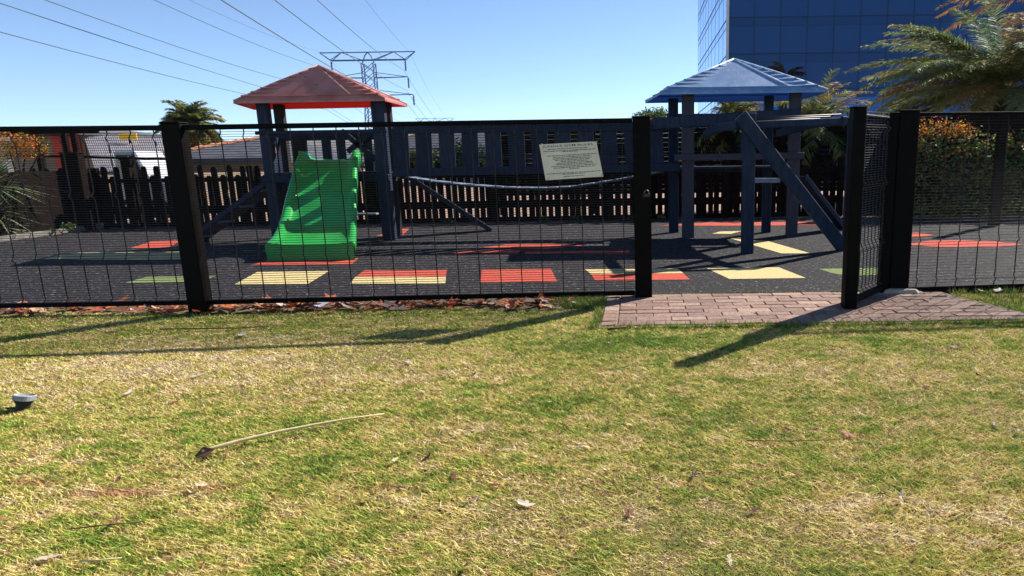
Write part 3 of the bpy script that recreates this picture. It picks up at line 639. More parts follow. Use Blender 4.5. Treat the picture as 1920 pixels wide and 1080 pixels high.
# pylons
def pylon(X, Y, label):
    root = empty('pylon', (X, Y, 0), label, 'pylon', 'lattice pylons of the power line'); k = 140/FPX
    H = 23.85; hw = 10.5*k; th = .12
    def V_(x, z, y=0): return Vector((X+x, Y+y, z))
    b = MB(); lev = [0, 3, 6, 8.5, 10.5, 12.4, 14.2, 16, 17.9, 19.8, 21.7]; wid = lambda z: hw*(1.0 if z > 13 else 1.0+(13-z)*.06)
    for sx in (-1, 1):
        for sy in (-1, 1):
            b.tube([V_(sx*wid(z), z, sy*wid(z)*.6) for z in lev], th, 4)
    for z0, z1 in zip(lev, lev[1:]):
        for sy in (-1, 1):
            b.tube([V_(-wid(z0), z0, sy*wid(z0)*.6), V_(wid(z1), z1, sy*wid(z1)*.6)], th*.6, 4); b.tube([V_(wid(z0), z0, sy*wid(z0)*.6), V_(-wid(z1), z1, sy*wid(z1)*.6)], th*.6, 4)
        for sx in (-1, 1): b.tube([V_(sx*wid(z0), z0, -wid(z0)*.6), V_(sx*wid(z1), z1, wid(z1)*.6)], th*.6, 4)
    for sx in (-1, 1): b.tube([V_(sx*hw, 21.7), V_(sx*hw*.5, 23.2), V_(0, H)], th, 4)
    b.build('lattice_mast', M_steel, root)
    b = MB(); W = 85*k
    for y_ in (-.5, .5):
        b.tube([V_(-W, H, y_*.2), V_(W, H, y_*.2)], th*.9, 4); b.tube([V_(-W*.78, 22.3, y_), V_(W*.78, 22.3, y_)], th*.9, 4)
        for s in (-1, 1):
            b.tube([V_(s*W, H, 0), V_(s*W*.78, 22.3, y_)], th*.7, 4); b.tube([V_(s*W*.78, 22.3, y_), V_(s*W*.55, H, 0)], th*.7, 4); b.tube([V_(s*W*.55, H, 0), V_(s*hw, 22.3, y_)], th*.7, 4)
    b.build('crossarm', M_steel, root)
    for z, w_ in ((18.9, 69*k), (15.4, 76*k)):
        b = MB()
        for s in (-1, 1):
            for y_ in (-.5, .5): b.tube([V_(s*hw, z-.1, y_), V_(s*w_, z, 0)], th*.8, 4)
            b.tube([V_(s*hw, z+.95), V_(s*w_, z, 0)], th*.7, 4)
        b.build('crossarm', M_steel, root)
    for z, w_ in ((22.2, 66*k), (18.8, 69*k), (15.3, 76*k)):
        for s in (-1, 1):
            b = MB(); b.tube([V_(s*w_, z-.1-i*.2) for i in range(11)], [.10 if i % 2 else .22 for i in range(11)], 6); b.build('insulator', M_steel, root)
YP = 140; XP = P(689, 100, YP).x; YP2 = 340; XP2 = P(815, 222, YP2).x; slope = (XP2-XP)/(YP2-YP)
pylon(XP, YP, 'large near lattice pylon rising behind the red roof'); pylon(XP2, YP2, 'tiny distant lattice pylon just above the fence top')
k = 140/FPX
def attach(px, py): return P(px, py, YP)
wires = [((611, 205), (0, 60)), ((613, 198), (0, 6)), ((620, 168), (85, 0)), ((622, 132), (290, 0)), ((603, 98), (355, 0)), ((768, 199), (415, 0)), ((762, 169), (515, 0)), ((757, 131), (595, 0)), ((768, 98), (685, 0))]
for n_, (at_, ed) in enumerate(wires):
    A = attach(*at_); a, bq, c = ray(*ed)
    # plane of the span: X = A.x + slope*(Y-YP)
    Ye = (A.x-slope*YP)/(a/bq-slope); ze = CAM_H+c/bq*Ye; t = (YP-Ye)/200; sag = (A.z-ze)/(4*t*(1-t))
    b = MB(); pts = [(A.x+slope*(Y-YP), Y, A.z-4*sag*((YP-Y)/200)*(1-(YP-Y)/200)) for Y in np.linspace(-60, YP, 41)]
    s2 = 3.5; pts += [(A.x+slope*(Y-YP), Y, A.z-4*s2*((Y-YP)/200)*(1-(Y-YP)/200)) for Y in np.linspace(YP+8, YP2, 20)]
    faint = n_ in (4, 8); b.tube(pts, .020 if faint else .036, 4); o = b.build('power_line', M_cable)
    pos = ['lowest power line on the left side of the pylon', 'second lowest power line on the left side of the pylon', 'middle power line on the left side of the pylon', 'top power line on the left hung from the upper crossarm', 'faint thin earth wire to the left tip of the pylon', 'lowest power line on the right side of the pylon', 'middle power line on the right side of the pylon', 'top power line on the right hung from the upper crossarm', 'faint thin earth wire to the right tip of the pylon'][n_]
    tag(o, pos, 'power line', 'power lines strung from the pylon')
# hills
b = MB(); nx, ny = 110, 10; vs = []
for j in range(ny+1):
    for i in range(nx+1):
        x = -2600+4800*i/nx; y = 1100+1500*j/ny; h = 150*math.sin(min(1, j/6)*math.pi/2)*(.62+.5*mnoise.fractal(Vector((x*.0011, y*.001, 3)), 1.0, 2.0, 4))*(1.0 if x < -300 else max(.25, 1-(x+300)/900)); vs.append((x, y, h-4))
b.add(vs, [(j*(nx+1)+i, j*(nx+1)+i+1, (j+1)*(nx+1)+i+1, (j+1)*(nx+1)+i) for j in range(ny) for i in range(nx)])
tag(b.build('hills', M_hill, smooth=True), kind='structure')

# ================================================================ VEGETATION
def jit(c, k, r=random): f = 1+r.uniform(-k, k); return tuple(max(0, e*f*(1+r.uniform(-k, k)*.3)) for e in c)
def leaf_cloud(parent, blobs, n, size, cols, name='foliage', seed=0, asp=.45):
    r = np.random.default_rng(seed); V = []; C = []
    wts = np.array([b_[3]*b_[4]*b_[5] for b_ in blobs]); wts = wts/wts.sum()
    idx = r.choice(len(blobs), n, p=wts); B = np.array(blobs)[idx]
    d = r.normal(size=(n, 3)); d /= np.linalg.norm(d, axis=1)[:, None]; rad = r.random(n)**.45; rad = rad*(1+.25*(r.random(n)-.3))
    cen = B[:, :3]+d*B[:, 3:6]*rad[:, None]; cen[:, 2] = np.maximum(cen[:, 2], .03)
    ax = r.normal(size=(n, 3)); ax[:, 2] *= .6; ax /= np.linalg.norm(ax, axis=1)[:, None]; t = np.cross(ax, r.normal(size=(n, 3))); t /= np.linalg.norm(t, axis=1)[:, None]
    L_ = size*(.6+.8*r.random(n))[:, None]; p0 = cen-ax*L_/2; p1 = cen+ax*L_/2; m1 = cen+t*L_*asp/2; m2 = cen-t*L_*asp/2
    V = np.stack([p0, m1, p1, m2], 1).reshape(-1, 3); k = np.arange(n)*4; F_ = np.concatenate([np.stack([k, k+1, k+2], 1), np.stack([k, k+2, k+3], 1)])
    cc = np.array([cols[i] for i in r.integers(0, len(cols), n)])*(.7+.6*r.random(n))[:, None]; C = np.concatenate([cc, cc])
    off = parent_world(parent); o = np_mesh(name, V, F_, C, M_leafc, off); o.location = (0, 0, 0); o.parent = parent; return o
def limbs(parent, base, blobs, r0=.08, name='trunk', m=None):
    b = MB(); base = Vector(base); fork = base+Vector((0, 0, min(bl[2] for bl in blobs)*.5)); b.tube([base, base.lerp(fork, .5)+Vector((.02, 0, 0)), fork], [r0, r0*.85, r0*.7], 8)
    for bl in blobs[:8]:
        t = Vector(bl[:3]); b.tube([fork, fork.lerp(t, .5)+Vector((0, 0, .04)), t], [r0*.6, r0*.4, r0*.15], 6)
    return b.build(name, m or M_trunk, parent, smooth=True)
GREENS = [(.05, .085, .022), (.075, .12, .03), (.035, .06, .02), (.11, .14, .04)]
def fronds(parent, cen, n, L_, cols, elev=(-10, 75), droop=.9, leafl=.33, nleaf=46, seed=0, lw=.014, az=None, name='fronds'):
    r = random.Random(seed); V = []; F_ = []; C = []; cen = Vector(cen)
    def tri(a, c, d, col): k = len(V); V.extend([tuple(a), tuple(c), tuple(d)]); F_.append((k, k+1, k+2)); C.append(col)
    for f in range(n):
        a = r.uniform(*az) if az else 2*math.pi*(f*.381966+r.uniform(-.03, .03)); e = R(r.uniform(*elev)); ln = L_*r.uniform(.8, 1.1)
        hd = Vector((math.cos(a), math.sin(a), 0)); p = Vector(cen); seg = 14; path = [p.copy()]; e_ = e
        for i in range(seg): p = p+(hd*math.cos(e_)+Vector((0, 0, math.sin(e_))))*ln/seg; e_ -= droop*1.9/seg*(.4+1.2*i/seg); path.append(p.copy())
        col0 = cols[r.randrange(len(cols))]; dead = r.random() < .12
        for i in range(seg):
            q0, q1 = path[i], path[i+1]; wv = hd.cross(Vector((0, 0, 1)))*(.018*(1-i/seg)+.003); tri(q0-wv, q0+wv, q1, (.22, .19, .08)); tri(q0+wv, q1+wv*.9, q1-wv*.9, (.22, .19, .08))
        side = hd.cross(Vector((0, 0, 1))).normalized()
        for j in range(nleaf):
            t = .12+.88*(j+.5)/nleaf; f_ = t*seg; i = min(int(f_), seg-1); q = path[i].lerp(path[i+1], f_-i); tan = (path[i+1]-path[i]).normalized(); upv = side.cross(tan)
            ll = leafl*math.sin(math.pi*min(1, .15+t*.82))**.6*r.uniform(.8, 1.15)
            for s in (-1, 1):
                dv = (side*s*r.uniform(.55, 1)+tan*r.uniform(.5, 1.0)+upv*r.uniform(-.15, .35)).normalized(); end = q+dv*ll+Vector((0, 0, -ll*r.uniform(.1, .45))); wv = dv.cross(Vector((r.uniform(-.6, .6), r.uniform(-.6, .6), 1))).normalized()*lw/2
                k_ = r.uniform(.6, 1.35); c_ = (.24, .15, .05) if dead or r.random() < .07 else col0; c_ = tuple(e*k_ for e in c_); mid = q.lerp(end, .55)+Vector((0, 0, ll*.06))
                tri(q-wv*.6, mid-wv, mid+wv, c_); tri(q-wv*.6, mid+wv, q+wv*.6, c_); tri(mid-wv, end, mid+wv, c_)
    off = parent_world(parent); o = np_mesh(name, np.array(V), np.array(F_), np.array(C), M_leafc, off); o.location = (0, 0, 0); o.parent = parent; return o
def palm_trunk(parent, base, top, r0, r1, boots=True):
    b = MB(); base, top = Vector(base), Vector(top); n = 14
    b.tube([base.lerp(top, i/n)+Vector((.015*math.sin(i), 0, 0)) for i in range(n+1)], [(r0+(r1-r0)*i/n)*(1.12 if i % 2 else 1) for i in range(n+1)], 12)
    if boots:
        for i in range(46):
            a = i*2.4; t = .45+.55*i/46; p = base.lerp(top, t); rr = r0+(r1-r0)*t; d = Vector((math.cos(a), math.sin(a), 0)); b.tube([p+d*rr*.8, p+d*(rr+.06)+Vector((0, 0, .09))], [.045, .02], 5)
    return b.build('trunk', M_trunk, parent)
PALMC = [(.13, .18, .05), (.24, .24, .06), (.08, .11, .04), (.34, .26, .07), (.16, .20, .07)]
pc = P(1890, 172, 19.5); pm = empty('palm_tree', (pc.x, pc.y, 0), 'big feathery palm spreading over the fence at the right edge', 'palm tree')
palm_trunk(pm, (pc.x, pc.y, 0), pc, .22, .34)
fronds(pm, pc, 120, 4.6, [(.17, .24, .08), (.26, .29, .09), (.11, .16, .06), (.34, .30, .10), (.18, .24, .10)], (-8, 46), .48, .50, 150, 3, .030)
c2 = P(2080, -30, 23.0); p2 = empty('palm_tree', (c2.x, c2.y, 0), 'taller palm reaching in at the top right corner', 'palm tree')
palm_trunk(p2, (c2.x, c2.y, 0), c2, .25, .32); fronds(p2, c2, 44, 5.6, [(.36, .20, .05), (.24, .18, .05), (.15, .14, .04)], (2, 28), .42, .5, 100, 8, .034)
gq = G(1884, 428); b = MB(); b.box((gq.x, gq.y+.35, .95), (.17, .08, 1.9)); b.box((gq.x, gq.y+.35, 1.91), (.19, .1, .03)); tag(b.build('timber_post', M_fencewood, bevel=.01), 'tall dark timber post in front of the hedge at the right edge', 'post')
for i, (px, py, Y, n_, L_, lb) in enumerate([(1372, 232, 15.9, 64, 1.45, 'bushy palm seen under the blue roof'), (1530, 240, 15.9, 64, 1.45, 'bushy palm between the blue roof and the open gate'), (1470, 150, 46, 30, 1.6, 'added dark palm crown standing in for a reflection in the glass tower'), (1690, 222, 22, 22, .85, 'small dark palm tuft above the gate hinge'), (357, 236, 34, 95, 1.6, 'round palm standing over the houses at left')]):  # third palm is added, stands in for a dark reflection in the glass
    c_ = P(px, py, Y); t_ = empty('palm_tree', (c_.x, Y, 0), lb, 'palm tree'); palm_trunk(t_, (c_.x, Y, 0), c_, .10 if Y < 30 else .22, .12 if Y < 30 else .25, Y > 30)
    fronds(t_, c_, n_, L_, PALMC if i != 2 else [(.06, .05, .03), (.08, .07, .04)], (-25, 85) if i != 4 else (-35, 85), .7, .34 if Y < 30 else .5, 44, 20+i, .024 if Y < 30 else .06)
# spiky plant left
gq = G(-30, 452); sp = empty('spiky_plant', (gq.x, gq.y+.25, 0), 'spiky green plant with long pale leaves at the left edge', 'plant')
V = []; F_ = []; C = []; r = random.Random(5)
for tier, (zc, nn, ll) in enumerate(((.45, 150, .95), (.95, 190, 1.0), (.2, 60, .8))):
    for i in range(nn):
        a = r.uniform(0, 6.283); e = R(r.uniform(-25, 70)); d = Vector((math.cos(a)*math.cos(e), math.sin(a)*math.cos(e), math.sin(e))); o_ = Vector((gq.x, gq.y+.25, zc)); l_ = ll*r.uniform(.7, 1.15); wv = d.cross(Vector((0, 0, 1))).normalized()*.014
        m1 = o_+d*l_*.5; m2 = o_+d*l_+Vector((0, 0, -.12*l_)); k = len(V); V += [tuple(o_-wv*.5), tuple(o_+wv*.5), tuple(m1+wv), tuple(m1-wv), tuple(m2)]; col = jit(r.choice([(.12, .17, .07), (.2, .24, .12), (.08, .12, .05), (.3, .32, .2)]), .25, r)
        F_ += [(k, k+1, k+2), (k, k+2, k+3), (k+3, k+2, k+4)]; C += [col]*3
o = np_mesh('leaves', np.array(V), np.array(F_), np.array(C), M_leafc, sp.location); o.location = (0, 0, 0); o.parent = sp
b = MB(); b.tube([(gq.x, gq.y+.25, 0), (gq.x, gq.y+.25, 1.0)], [.07, .05], 8); b.build('trunk', M_trunk, sp)
ORG = [(.5, .13, .02), (.55, .24, .03), (.12, .12, .03), (.4, .09, .03), (.09, .12, .03)]
def bush(name, label, blobs, n, size, cols, cat='bush', seed=0, r0=.05):
    bx_ = sum(b_[0] for b_ in blobs)/len(blobs); by_ = sum(b_[1] for b_ in blobs)/len(blobs); o = empty(name, (bx_, by_, 0), label, cat); leaf_cloud(o, blobs, n, size, cols, seed=seed); limbs(o, (bx_, by_, 0), blobs, r0); return o
def bl(px, py, Y, rx, ry, rz): q = P(px, py, Y); return (q.x, Y, q.z, rx, ry, rz)
bush('flowering_bush', 'orange and green leaved bush above the left screen', [bl(15, 275, 12.6, .45, .4, .3), bl(50, 270, 12.6, .3, .35, .22), bl(-40, 275, 12.6, .5, .4, .35), bl(75, 285, 12.6, .18, .2, .12)], 2600, .055, ORG, seed=2)
bush('flowering_hedge', 'leafy hedge with orange tips behind the right mesh fence', [bl(1760, 240, 13.0, .55, .3, .22), bl(1800, 245, 13.0, .35, .3, .2), bl(1715, 250, 13.0, .35, .3, .2)], 1100, .055, ORG+[(.6, .3, .03)], seed=3)
bush('hedge', 'dense green hedge right of the gate under the orange tips', [bl(x, y, 12.9, .42, .35, .33) for x in range(1700, 1960, 42) for y in (280, 330, 385)], 5200, .085, [tuple(e*1.5 for e in g_) for g_ in GREENS]+[(.26, .22, .05), (.30, .13, .03)], seed=4)
bush('bush', 'low green bush at the foot of the left timber posts', [bl(128, 425, 12.0, .12, .1, .08), bl(100, 432, 12.0, .1, .1, .05)], 160, .05, GREENS, seed=5, r0=.015)
for i, (px, py, Y, rx, rz, lb) in enumerate([(860, 292, 40, 2.0, 1.2, 'round green tree behind the fourth gap of the bridge'), (430, 292, 48, 3.2, 1.2, 'green tree behind the tiled roof at left'), (700, 300, 44, 2.4, 1.3, 'green tree behind the slide top'), (780, 305, 38, 1.5, .8, 'small green tree behind the first bridge gaps'), (1228, 218, 26, .9, .45, 'wispy green treetop just left of the blue roof'), (560, 302, 50, 3.0, .9, 'green tree behind the red roofed tower'), (930, 305, 36, 1.3, .8, 'small green tree at the centre behind the bridge boards')]):
    q = P(px, py, Y); bush('tree', lb, [(q.x+random.uniform(-rx, rx)*.5, Y+random.uniform(-1, 1), q.z+random.uniform(-.4, .4)*rz, rx*.6, rx*.6, rz*.6) for _ in range(6)], 2400, .22 if i != 4 else .10, GREENS, 'tree', 30+i, .15)
# weeds along the back fence foot
r = random.Random(9)
for px in (855, 1025, 1080, 1190, 1240, 640, 1290):
    q = G(px, 414); o = bush('weed', 'small green weed growing at the foot of the back paling fence', [(q.x, 13.25, .07, r.uniform(.08, .2), .06, .06)], 120, .045, GREENS+[(.3, .28, .05)], 'weed', int(px), .01); o['group'] = 'weeds along the back fence'

# ================================================================ LAWN
DRY = [(300, 680, 1.0, .35, .8), (750, 690, .8, .3, .7), (1600, 700, .9, .2, .8), (1700, 960, .6, .15, .9), (200, 930, .5, .12, .7), (1150, 830, .5, .08, .8), (250, 690, .9, .5, .7), (600, 720, .7, .25, .6), (820, 640, .5, .15, .7), (400, 640, .8, .2, .5), (900, 805, .14, .05, 1.0), (820, 830, .2, .05, .6), (1450, 690, .8, .15, .5), (1230, 757, .15, .04, .8), (1830, 940, .2, .1, .8), (1600, 1020, .5, .1, .5), (640, 1000, .4, .1, .4), (100, 960, .4, .1, .4), (1700, 720, .6, .12, .4), (180, 590, .8, .12, .2)]
GRN = [(1150, 650, .7, .4, .9), (1280, 640, .5, .25, .9), (1820, 590, .5, .4, 1.0), (500, 800, .8, .2, .5), (1000, 760, .6, .2, .7), (1700, 640, .9, .12, .6), (800, 590, 1.2, .10, .5), (350, 1000, .5, .2, .3), (1300, 860, .6, .2, .5), (700, 880, .5, .15, .4)]
def dryness(x, y):
    d = .50+.10*(vnoise(x, y, 1.7, 1)-.5)+.20*(vnoise(x*.6, y, 6.1, 2)-.5)+.36*(vnoise(x*.55, y, 15, 3)-.5)+.50*(vnoise(x*.6, y, 37, 4)-.5)
    for px, py, sx, sy, a in DRY: q = G(px, py); d = d+a*.22*np.exp(-((x-q.x)/sx)**2-((y-q.y)/sy)**2)
    for px, py, sx, sy, a in GRN: q = G(px, py); d = d-a*.20*np.exp(-((x-q.x)/sx)**2-((y-q.y)/sy)**2)
    return np.clip(d, 0, 1)
N = 1050000
y = 1.25+4.35*rng.random(N)**1.25; x = (rng.random(N)-.5)*2*(y*1.02+.9)-y*.12
def lawn_ok(x, y):
    path = (y > 4.60+.03*np.sin(x*9)) & (x > -.33) & (x < 2.66+(5.8-y)*.36)
    fl = np.where(x < -.35, y > 5.28+.12*np.sin(x*2.3)+.05*np.sin(x*7.1), y > 5.72)
    return ~path & ~fl
ok = lawn_ok(x, y) & (rng.random(N) < .55+.75*vnoise(x, y, 9, 6)); x, y = x[ok], y[ok]; N = len(x)
d = dryness(x, y); dv = np.clip(d+.55*(rng.random(N)-.5), 0, 1)
pal = np.array([(.09, .19, .025), (.18, .29, .035), (.37, .42, .085), (.62, .49, .14), (.80, .58, .28), (.86, .68, .44)])*1.22; f = dv*(len(pal)-1); i0 = np.minimum(f.astype(int), len(pal)-2); C = pal[i0]+(pal[i0+1]-pal[i0])*(f-i0)[:, None]
C *= (.40+.98*rng.random(N))[:, None]; br = rng.random(N) < .05+.10*(d > .6); C[br] = np.array([.34, .15, .05])*(.3+.9*rng.random(br.sum()))[:, None]; 
for px, py, sx_, sy_ in ((230, 925, .22, .035), (400, 915, .13, .02), (720, 915, .14, .02), (310, 882, .08, .02), (1600, 822, .10, .015), (1130, 905, .06, .015), (70, 905, .12, .03)):
    q_ = G(px, py); w_ = (np.exp(-((x-q_.x)/sx_)**2-((y-q_.y)/sy_)**2) > .25+.6*rng.random(N)); C[w_] = C[w_]*.35+np.array([.26, .11, .06])*(.5+rng.random(w_.sum()))[:, None]
C = np.minimum(C, .95)
edge = np.exp(-np.abs(y-4.6)/.05)*((x > -.4) & (x < 3.1))+np.exp(-np.abs(x+.33)/.05)*(y > 4.6)+np.exp(-np.abs(x-(2.68+(5.8-y)*.36))/.12)*(y > 4.6)
h = (.005+.009*rng.random(N))*(1.25-.55*d)*(1+.9*edge)*(1+.5*(vnoise(x, y, 7, 8)-.5)); hw_ = .0011+.0012*rng.random(N)+.00032*y
a = rng.random(N)*6.283; lean = (.4+1.4*rng.random(N))*h*(1+d); a2 = rng.random(N)*6.283
zb_ = np.full(N, -.004); P0 = np.stack([x-np.cos(a)*hw_, y-np.sin(a)*hw_, zb_], 1); P1 = np.stack([x+np.cos(a)*hw_, y+np.sin(a)*hw_, zb_], 1); P2 = np.stack([x+np.cos(a2)*lean*1.7, y+np.sin(a2)*lean, h], 1)
V = np.stack([P0, P1, P2], 1).reshape(-1, 3); F_ = np.arange(N*3).reshape(-1, 3)
o = np_mesh('grass', V, F_, C, M_blade); tag(o, 'patchy green and straw coloured mown lawn', 'grass', kind='stuff')
# tufts of longer grass/weeds at path edges and fence foot
T = []; r = random.Random(3)
for _ in range(900): T.append((r.uniform(2.75, 5.8), r.uniform(5.0, 5.74)))
for _ in range(420): T.append((r.uniform(-.75, -.31), r.uniform(5.3, 5.66)))
for _ in range(260): T.append((r.uniform(-6.5, -.3), 5.20+r.uniform(-.06, .08)))
for _ in range(420): T.append((r.uniform(-.4, 3.1), 4.585+r.gauss(0, .012)))
for _ in range(120): T.append((-.33+r.gauss(0, .012), r.uniform(4.6, 5.5)))
for _ in range(90): q_ = r.choice([(0.05, 4.9), (.3, 5.1), (.62, 4.75), (1.1, 5.35), (1.9, 4.95), (2.2, 5.3)]); T.append((q_[0]+r.gauss(0, .10), q_[1]+r.gauss(0, .006)))
for _ in range(260): T.append((r.uniform(-.2, 2.6), 5.77+r.uniform(-.015, .01)))
V = []; F_ = []; C = []
for x, y in T:
    tiny = in_path(x, y, -.02) and y < 5.7
    for i in range(5):
        a = r.uniform(0, 6.283); l_ = r.uniform(.02, .065)*(.4 if tiny else .55 if y > 5.74 or (x < -.8) else 1); q = Vector((x+r.uniform(-.02, .02), y+r.uniform(-.02, .02), -.004)); e = q+Vector((math.cos(a)*l_*.6, math.sin(a)*l_*.6, l_)); wv = Vector((-math.sin(a), math.cos(a), 0))*.004; k = len(V)
        V += [tuple(q-wv), tuple(q+wv), tuple(e)]; F_.append((k, k+1, k+2)); C.append(jit(r.choice([(.08, .17, .02), (.14, .24, .035), (.22, .27, .06), (.35, .3, .1)]), .25, r))
o = np_mesh('grass_tufts', np.array(V), np.array(F_), np.array(C), M_blade); tag(o, 'longer green grass tufts along the path edge and fence foot', 'grass', kind='stuff')

# ================================================================ LEAVES, STICKS
def leaf_geo(r, size):
    """one curled lobed leaf in local coordinates (fan)"""
    n = 14; pts = []; k1 = r.uniform(0, 6.28)
    for i in range(n): a = 2*math.pi*i/n; rad = size*(.5+.16*math.cos(5*a+k1)+.08*r.random())*(1.25 if abs(math.cos(a)) > .8 else .8); pts.append(Vector((rad*math.cos(a), rad*math.sin(a)*.7, 0)))
    cu = r.uniform(.1, .55)/size; V = [Vector((0, 0, 0))]+pts; V = [Vector((v.x, v.y, cu*v.y*v.y*1.2+cu*.4*v.x*v.x+r.uniform(-.003, .003))) for v in V]
    return V, [(0, i+1, (i+1) % n+1) for i in range(n)]
def place_leaf(b, r, p, size, col, tilt=.4):
    V, F_ = leaf_geo(r, size); m = Euler((r.uniform(-tilt, tilt), r.uniform(-tilt, tilt), r.uniform(0, 6.28))).to_matrix(); W = [m @ v for v in V]; zm = min(v.z for v in W); b.add([v+Vector((p[0], p[1], p[2]-zm)) for v in W], F_, col)
RC = [(.38, .085, .03), (.48, .14, .045), (.26, .06, .025), (.55, .19, .07), (.16, .08, .05), (.45, .30, .20), (.55, .45, .36), (.12, .05, .035)]
b = MB(); r = random.Random(21)
for _ in range(460):
    x = r.uniform(-7.2, -.55); y = 5.43+r.gauss(0, .09)
    if x > -1.2 and r.random() < .4: continue
    place_leaf(b, r, (x, min(y, 5.74), r.uniform(.0, .03)), r.uniform(.04, .12), jit(r.choice(RC), .2, r), .42)
o = b.build('leaf_litter', M_dry); tag(o, 'band of reddish brown dead leaves under the front fence', 'leaves', kind='stuff')
big = [(60, 578, .17, (.42, .12, .04), 'large orange dead leaf under the far left of the fence'), (215, 574, .2, (.32, .10, .04), 'broad brown dead leaf left of the near fence post'), (255, 586, .13, (.4, .16, .09), 'small curled dead leaf left of the near fence post'),
 (510, 570, .17, (.28, .09, .04), 'dull red dead leaf just right of the near fence post'), (600, 577, .15, (.36, .40, .5), 'pale blue grey leaf lying among red leaves under the slide'), (620, 562, .18, (.38, .11, .05), 'bright rust leaf propped against the bottom rail'),
 (755, 567, .2, (.30, .08, .03), 'wide rust brown leaf under the red and yellow patch'), (740, 580, .22, (.22, .15, .12), 'long grey brown leaf lying flat in front of the litter'), (905, 565, .17, (.33, .08, .03), 'dark red leaf under the red patch'), (965, 563, .15, (.42, .16, .08), 'orange leaf at the right end of the litter'), (1012, 568, .11, (.6, .5, .4), 'small pale leaf at the right end of the litter')]
r = random.Random(31)
for px, py, s, c, lb in big:
    q = G(px, py); b = MB(); place_leaf(b, r, (q.x, q.y, .012), s, c, .28); o = b.build('dead_leaf', M_dry); tag(o, lb, 'leaf', 'dead leaves lying in front of the fence')
sc_l = [(985, 950, .085, (.75, .62, .5), 'pale cream leaf alone in the lower middle of the lawn'), (243, 741, .085, (.55, .45, .36), 'pale leaf right of the garden light'), (90, 1052, .07, (.62, .5, .38), 'pale curled leaf in the bottom left corner'), (592, 753, .07, (.5, .38, .24), 'small tan leaf above the bent palm stalk'),
 (768, 683, .09, (.6, .55, .5), 'small greyish leaf in the dry middle of the lawn'), (455, 632, .15, (.55, .52, .5), 'grey leaf lying near the thin brown twig'), (1790, 654, .11, (.34, .16, .09), 'brown leaf on the lawn below the right end of the path'), (1865, 801, .06, (.30, .22, .17), 'dark leaf near the right edge of the lawn'), (1302, 895, .06, (.14, .06, .05), 'dark leaf right of centre in the lower lawn'),
 (928, 916, .05, (.22, .07, .04), 'small dark red leaf above the pale cream leaf'), (852, 897, .06, (.16, .06, .05), 'dark brown curled leaf left above the pale cream leaf'), (1412, 965, .06, (.13, .05, .04), 'dark leaf in the lower right of the lawn'), (1180, 968, .06, (.2, .07, .04), 'reddish leaf right of the pale cream leaf'), (1590, 820, .09, (.42, .18, .1), 'rusty leaf fragment in the right of the lawn'), (205, 627, .09, (.12, .05, .04), 'dark leaf below the post shadow at left'), (372, 708, .09, (.5, .42, .36), 'pale leaf in the dry patch left of centre'), (1685, 792, .05, (.2, .09, .06), 'tiny brown leaf left of the dark leaf at right'),
 (1665, 527+20, .13, (.45, .06, .03), 'red leaf against the wide post'), (1806, 541, .12, (.42, .06, .04), 'bright red leaf at the foot of the right fence'), (1840, 548, .12, (.4, .25, .15), 'tan leaf at the foot of the right fence'), (1870, 548, .18, (.75, .72, .68), 'white leaf at the foot of the right fence')]
for px, py, s, c, lb in sc_l:
    q = G(px, py); b = MB(); place_leaf(b, r, (q.x, q.y, .012), s*.62, tuple(e*.8 for e in c), .08); o = b.build('dead_leaf', M_dry); tag(o, lb, 'leaf', 'dead leaves scattered on the lawn')
b = MB()
for _ in range(150):
    y = r.uniform(1.5, 5.1); x = r.uniform(-1, 1)*y*1.0-y*.1
    place_leaf(b, r, (x, y, .016), r.uniform(.010, .035), jit(r.choice([(.18, .07, .04), (.12, .05, .04), (.3, .12, .06), (.5, .4, .28)]), .2, r), .5)
tag(b.build('leaf_crumbs', M_dry), 'tiny brown leaf fragments sprinkled over the lawn', 'leaves', kind='stuff')
def stick(pts, r0, r1, m, label, cat='stick', name='stick'):
    b = MB(); n = len(pts); b.tube([G(*p[:2], p[2]) for p in pts], [r0+(r1-r0)*i/(n-1) for i in range(n)], 7); o = b.build(name, m, smooth=True); return tag(o, label, cat)
M_straw = mat('dry_straw_stalk', (.50, .38, .18), (.62, .50, .28), 30, .7); M_twig = mat('brown_twig', (.07, .035, .02), (.14, .07, .04), 20, .8)
ps = empty('palm_stalk', G(380, 850), 'long bent straw coloured palm stalk lying on the lawn', 'stick')
b = MB(); pts = [(380, 847, .02), (400, 840, .028), (450, 826, .032), (520, 809.5, .034), (590, 796, .030), (650, 785.5, .024), (720, 776, .018)]
b.tube([G(*p[:2], p[2]) for p in pts], [.011, .009, .008, .007, .006, .005, .0035], 7); b.build('stalk', M_straw, ps, smooth=True)
b = MB(); q = G(383, 848, .02); b.add([q+Vector((-.035, -.01, -.01)), q+Vector((-.01, .012, .02)), q+Vector((.04, .005, .012)), q+Vector((.03, -.03, -.008)), q+Vector((-.03, -.012, -.02)), q+Vector((.032, -.03, -.02))], [(0, 1, 2, 3), (0, 3, 5, 4)]); b.build('stalk_foot', M_twig, ps)
stick([(300, 617, .016), (380, 616, .02), (450, 615, .02), (505, 611, .018)], .005, .003, M_twig, 'thin straight brown twig on the lawn below the near fence post', name='twig')
stick([(1140, 618, .03), (1175, 612, .03)], .008, .006, M_twig, 'short brown twig at the left corner of the brick path', name='twig')
stick([(150, 1052, .02), (190, 1050, .02), (228, 1046, .02)], .003, .002, M_straw, 'thin pale stalk near the bottom left corner', name='twig')
stick([(130, 992, .016), (200, 984, .02), (270, 978, .016)], .002, .002, M_twig, 'thin dark twig in the lower left of the lawn', name='twig')
stick([(1400, 826, .018), (1480, 827, .02), (1570, 824, .018)], .002, .002, M_twig, 'thin dark twig left of the rusty leaf fragment', name='twig')
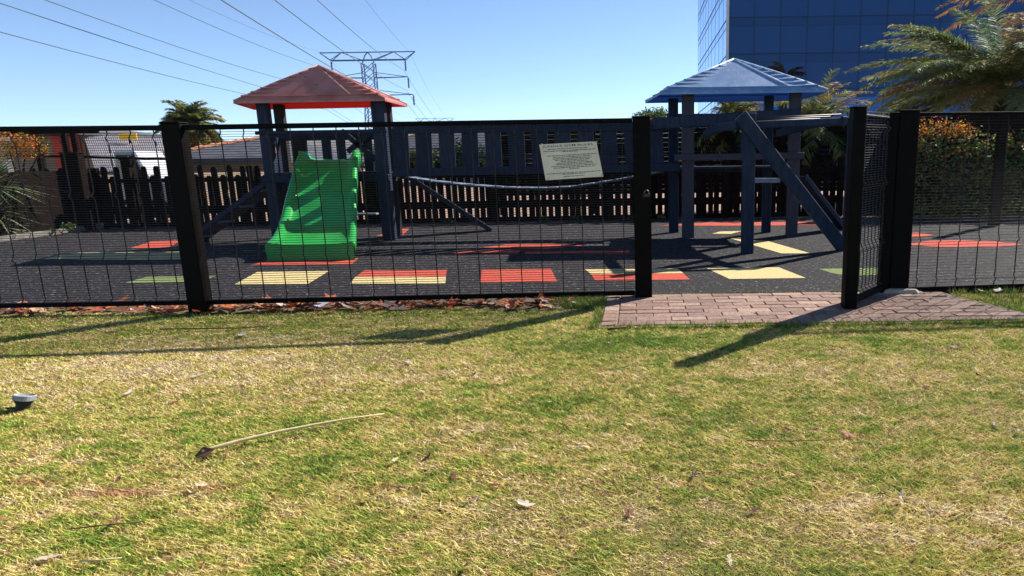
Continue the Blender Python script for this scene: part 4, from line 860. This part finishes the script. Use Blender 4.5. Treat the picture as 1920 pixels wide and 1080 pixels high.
b = MB(); q = G(1690, 551); b.add([q+Vector((-.19, -.05, .0)), q+Vector((.12, -.07, 0)), q+Vector((.17, .0, 0)), q+Vector((-.1, .05, 0)), q+Vector((-.16, -.04, .035)), q+Vector((.1, -.05, .03)), q+Vector((.13, -.01, .03)), q+Vector((-.09, .03, .035))], [(4, 5, 6, 7), (0, 1, 5, 4), (1, 2, 6, 5), (2, 3, 7, 6), (3, 0, 4, 7)])
b.v = [(x, y, z+.016) for x, y, z in b.v]; o = b.build('flat_stone', M_stone, bevel=.006); tag(o, 'flat pale stone lying at the foot of the wide gate post', 'stone')
# garden light
ql = G(42, 768); gl = empty('garden_light', ql, 'small tilted garden spotlight with grey rim in the lawn', 'garden light')
rt = Euler((R(-14), R(8), 0)).to_matrix(); n = 20
def ring(r_, z): return [ql+rt @ Vector((r_*math.cos(2*math.pi*i/n), r_*math.sin(2*math.pi*i/n), z)) for i in range(n)]
def lathe(pr, m, name, par):
    b = MB(); vs = []
    for r_, z in pr: vs += ring(r_, z)
    b.add(vs, [(k*n+i, k*n+(i+1) % n, (k+1)*n+(i+1) % n, (k+1)*n+i) for k in range(len(pr)-1) for i in range(n)]+[tuple(range((len(pr)-1)*n, len(pr)*n))]); return b.build(name, m, par, smooth=False)
lathe([(.026, -.02), (.03, .03), (.045, .052)], M_lampd, 'lamp_body', gl)
lathe([(.038, .046), (.046, .050), (.047, .074), (.042, .077), (.037, .066)], M_lampw, 'rim', gl)
b = MB(); b.tube([ql+Vector((-.03, 0, .01)), ql+Vector((-.10, .02, .0)), ql+Vector((-.2, .01, .004))], .006, 6); b.build('cable', M_lampd, gl)

# ================================================================ AIR
def haze(density):
    me = bpy.data.meshes.new('haze'); x0, x1, y0, y1, z0, z1 = -2900, 2500, -80, 2750, -9, 240
    me.from_pydata([(x, y, z) for x in (x0, x1) for y in (y0, y1) for z in (z0, z1)], [], [(0, 1, 3, 2), (4, 6, 7, 5), (0, 4, 5, 1), (2, 3, 7, 6), (0, 2, 6, 4), (1, 5, 7, 3)])
    m = bpy.data.materials.new('air'); m.use_nodes = True; n = m.node_tree.nodes; n.remove(n['Principled BSDF']); v = n.new('ShaderNodeVolumePrincipled')
    v.inputs['Color'].default_value = (.50, .72, 1, 1); v.inputs['Density'].default_value = density; v.inputs['Anisotropy'].default_value = .2
    m.node_tree.links.new(v.outputs[0], n['Material Output'].inputs['Volume']); me.materials.append(m); o = bpy.data.objects.new('haze', me); SC.collection.objects.link(o); tag(o, 'thin blue haze over the distant hills', 'haze', kind='stuff')
haze(.00007)
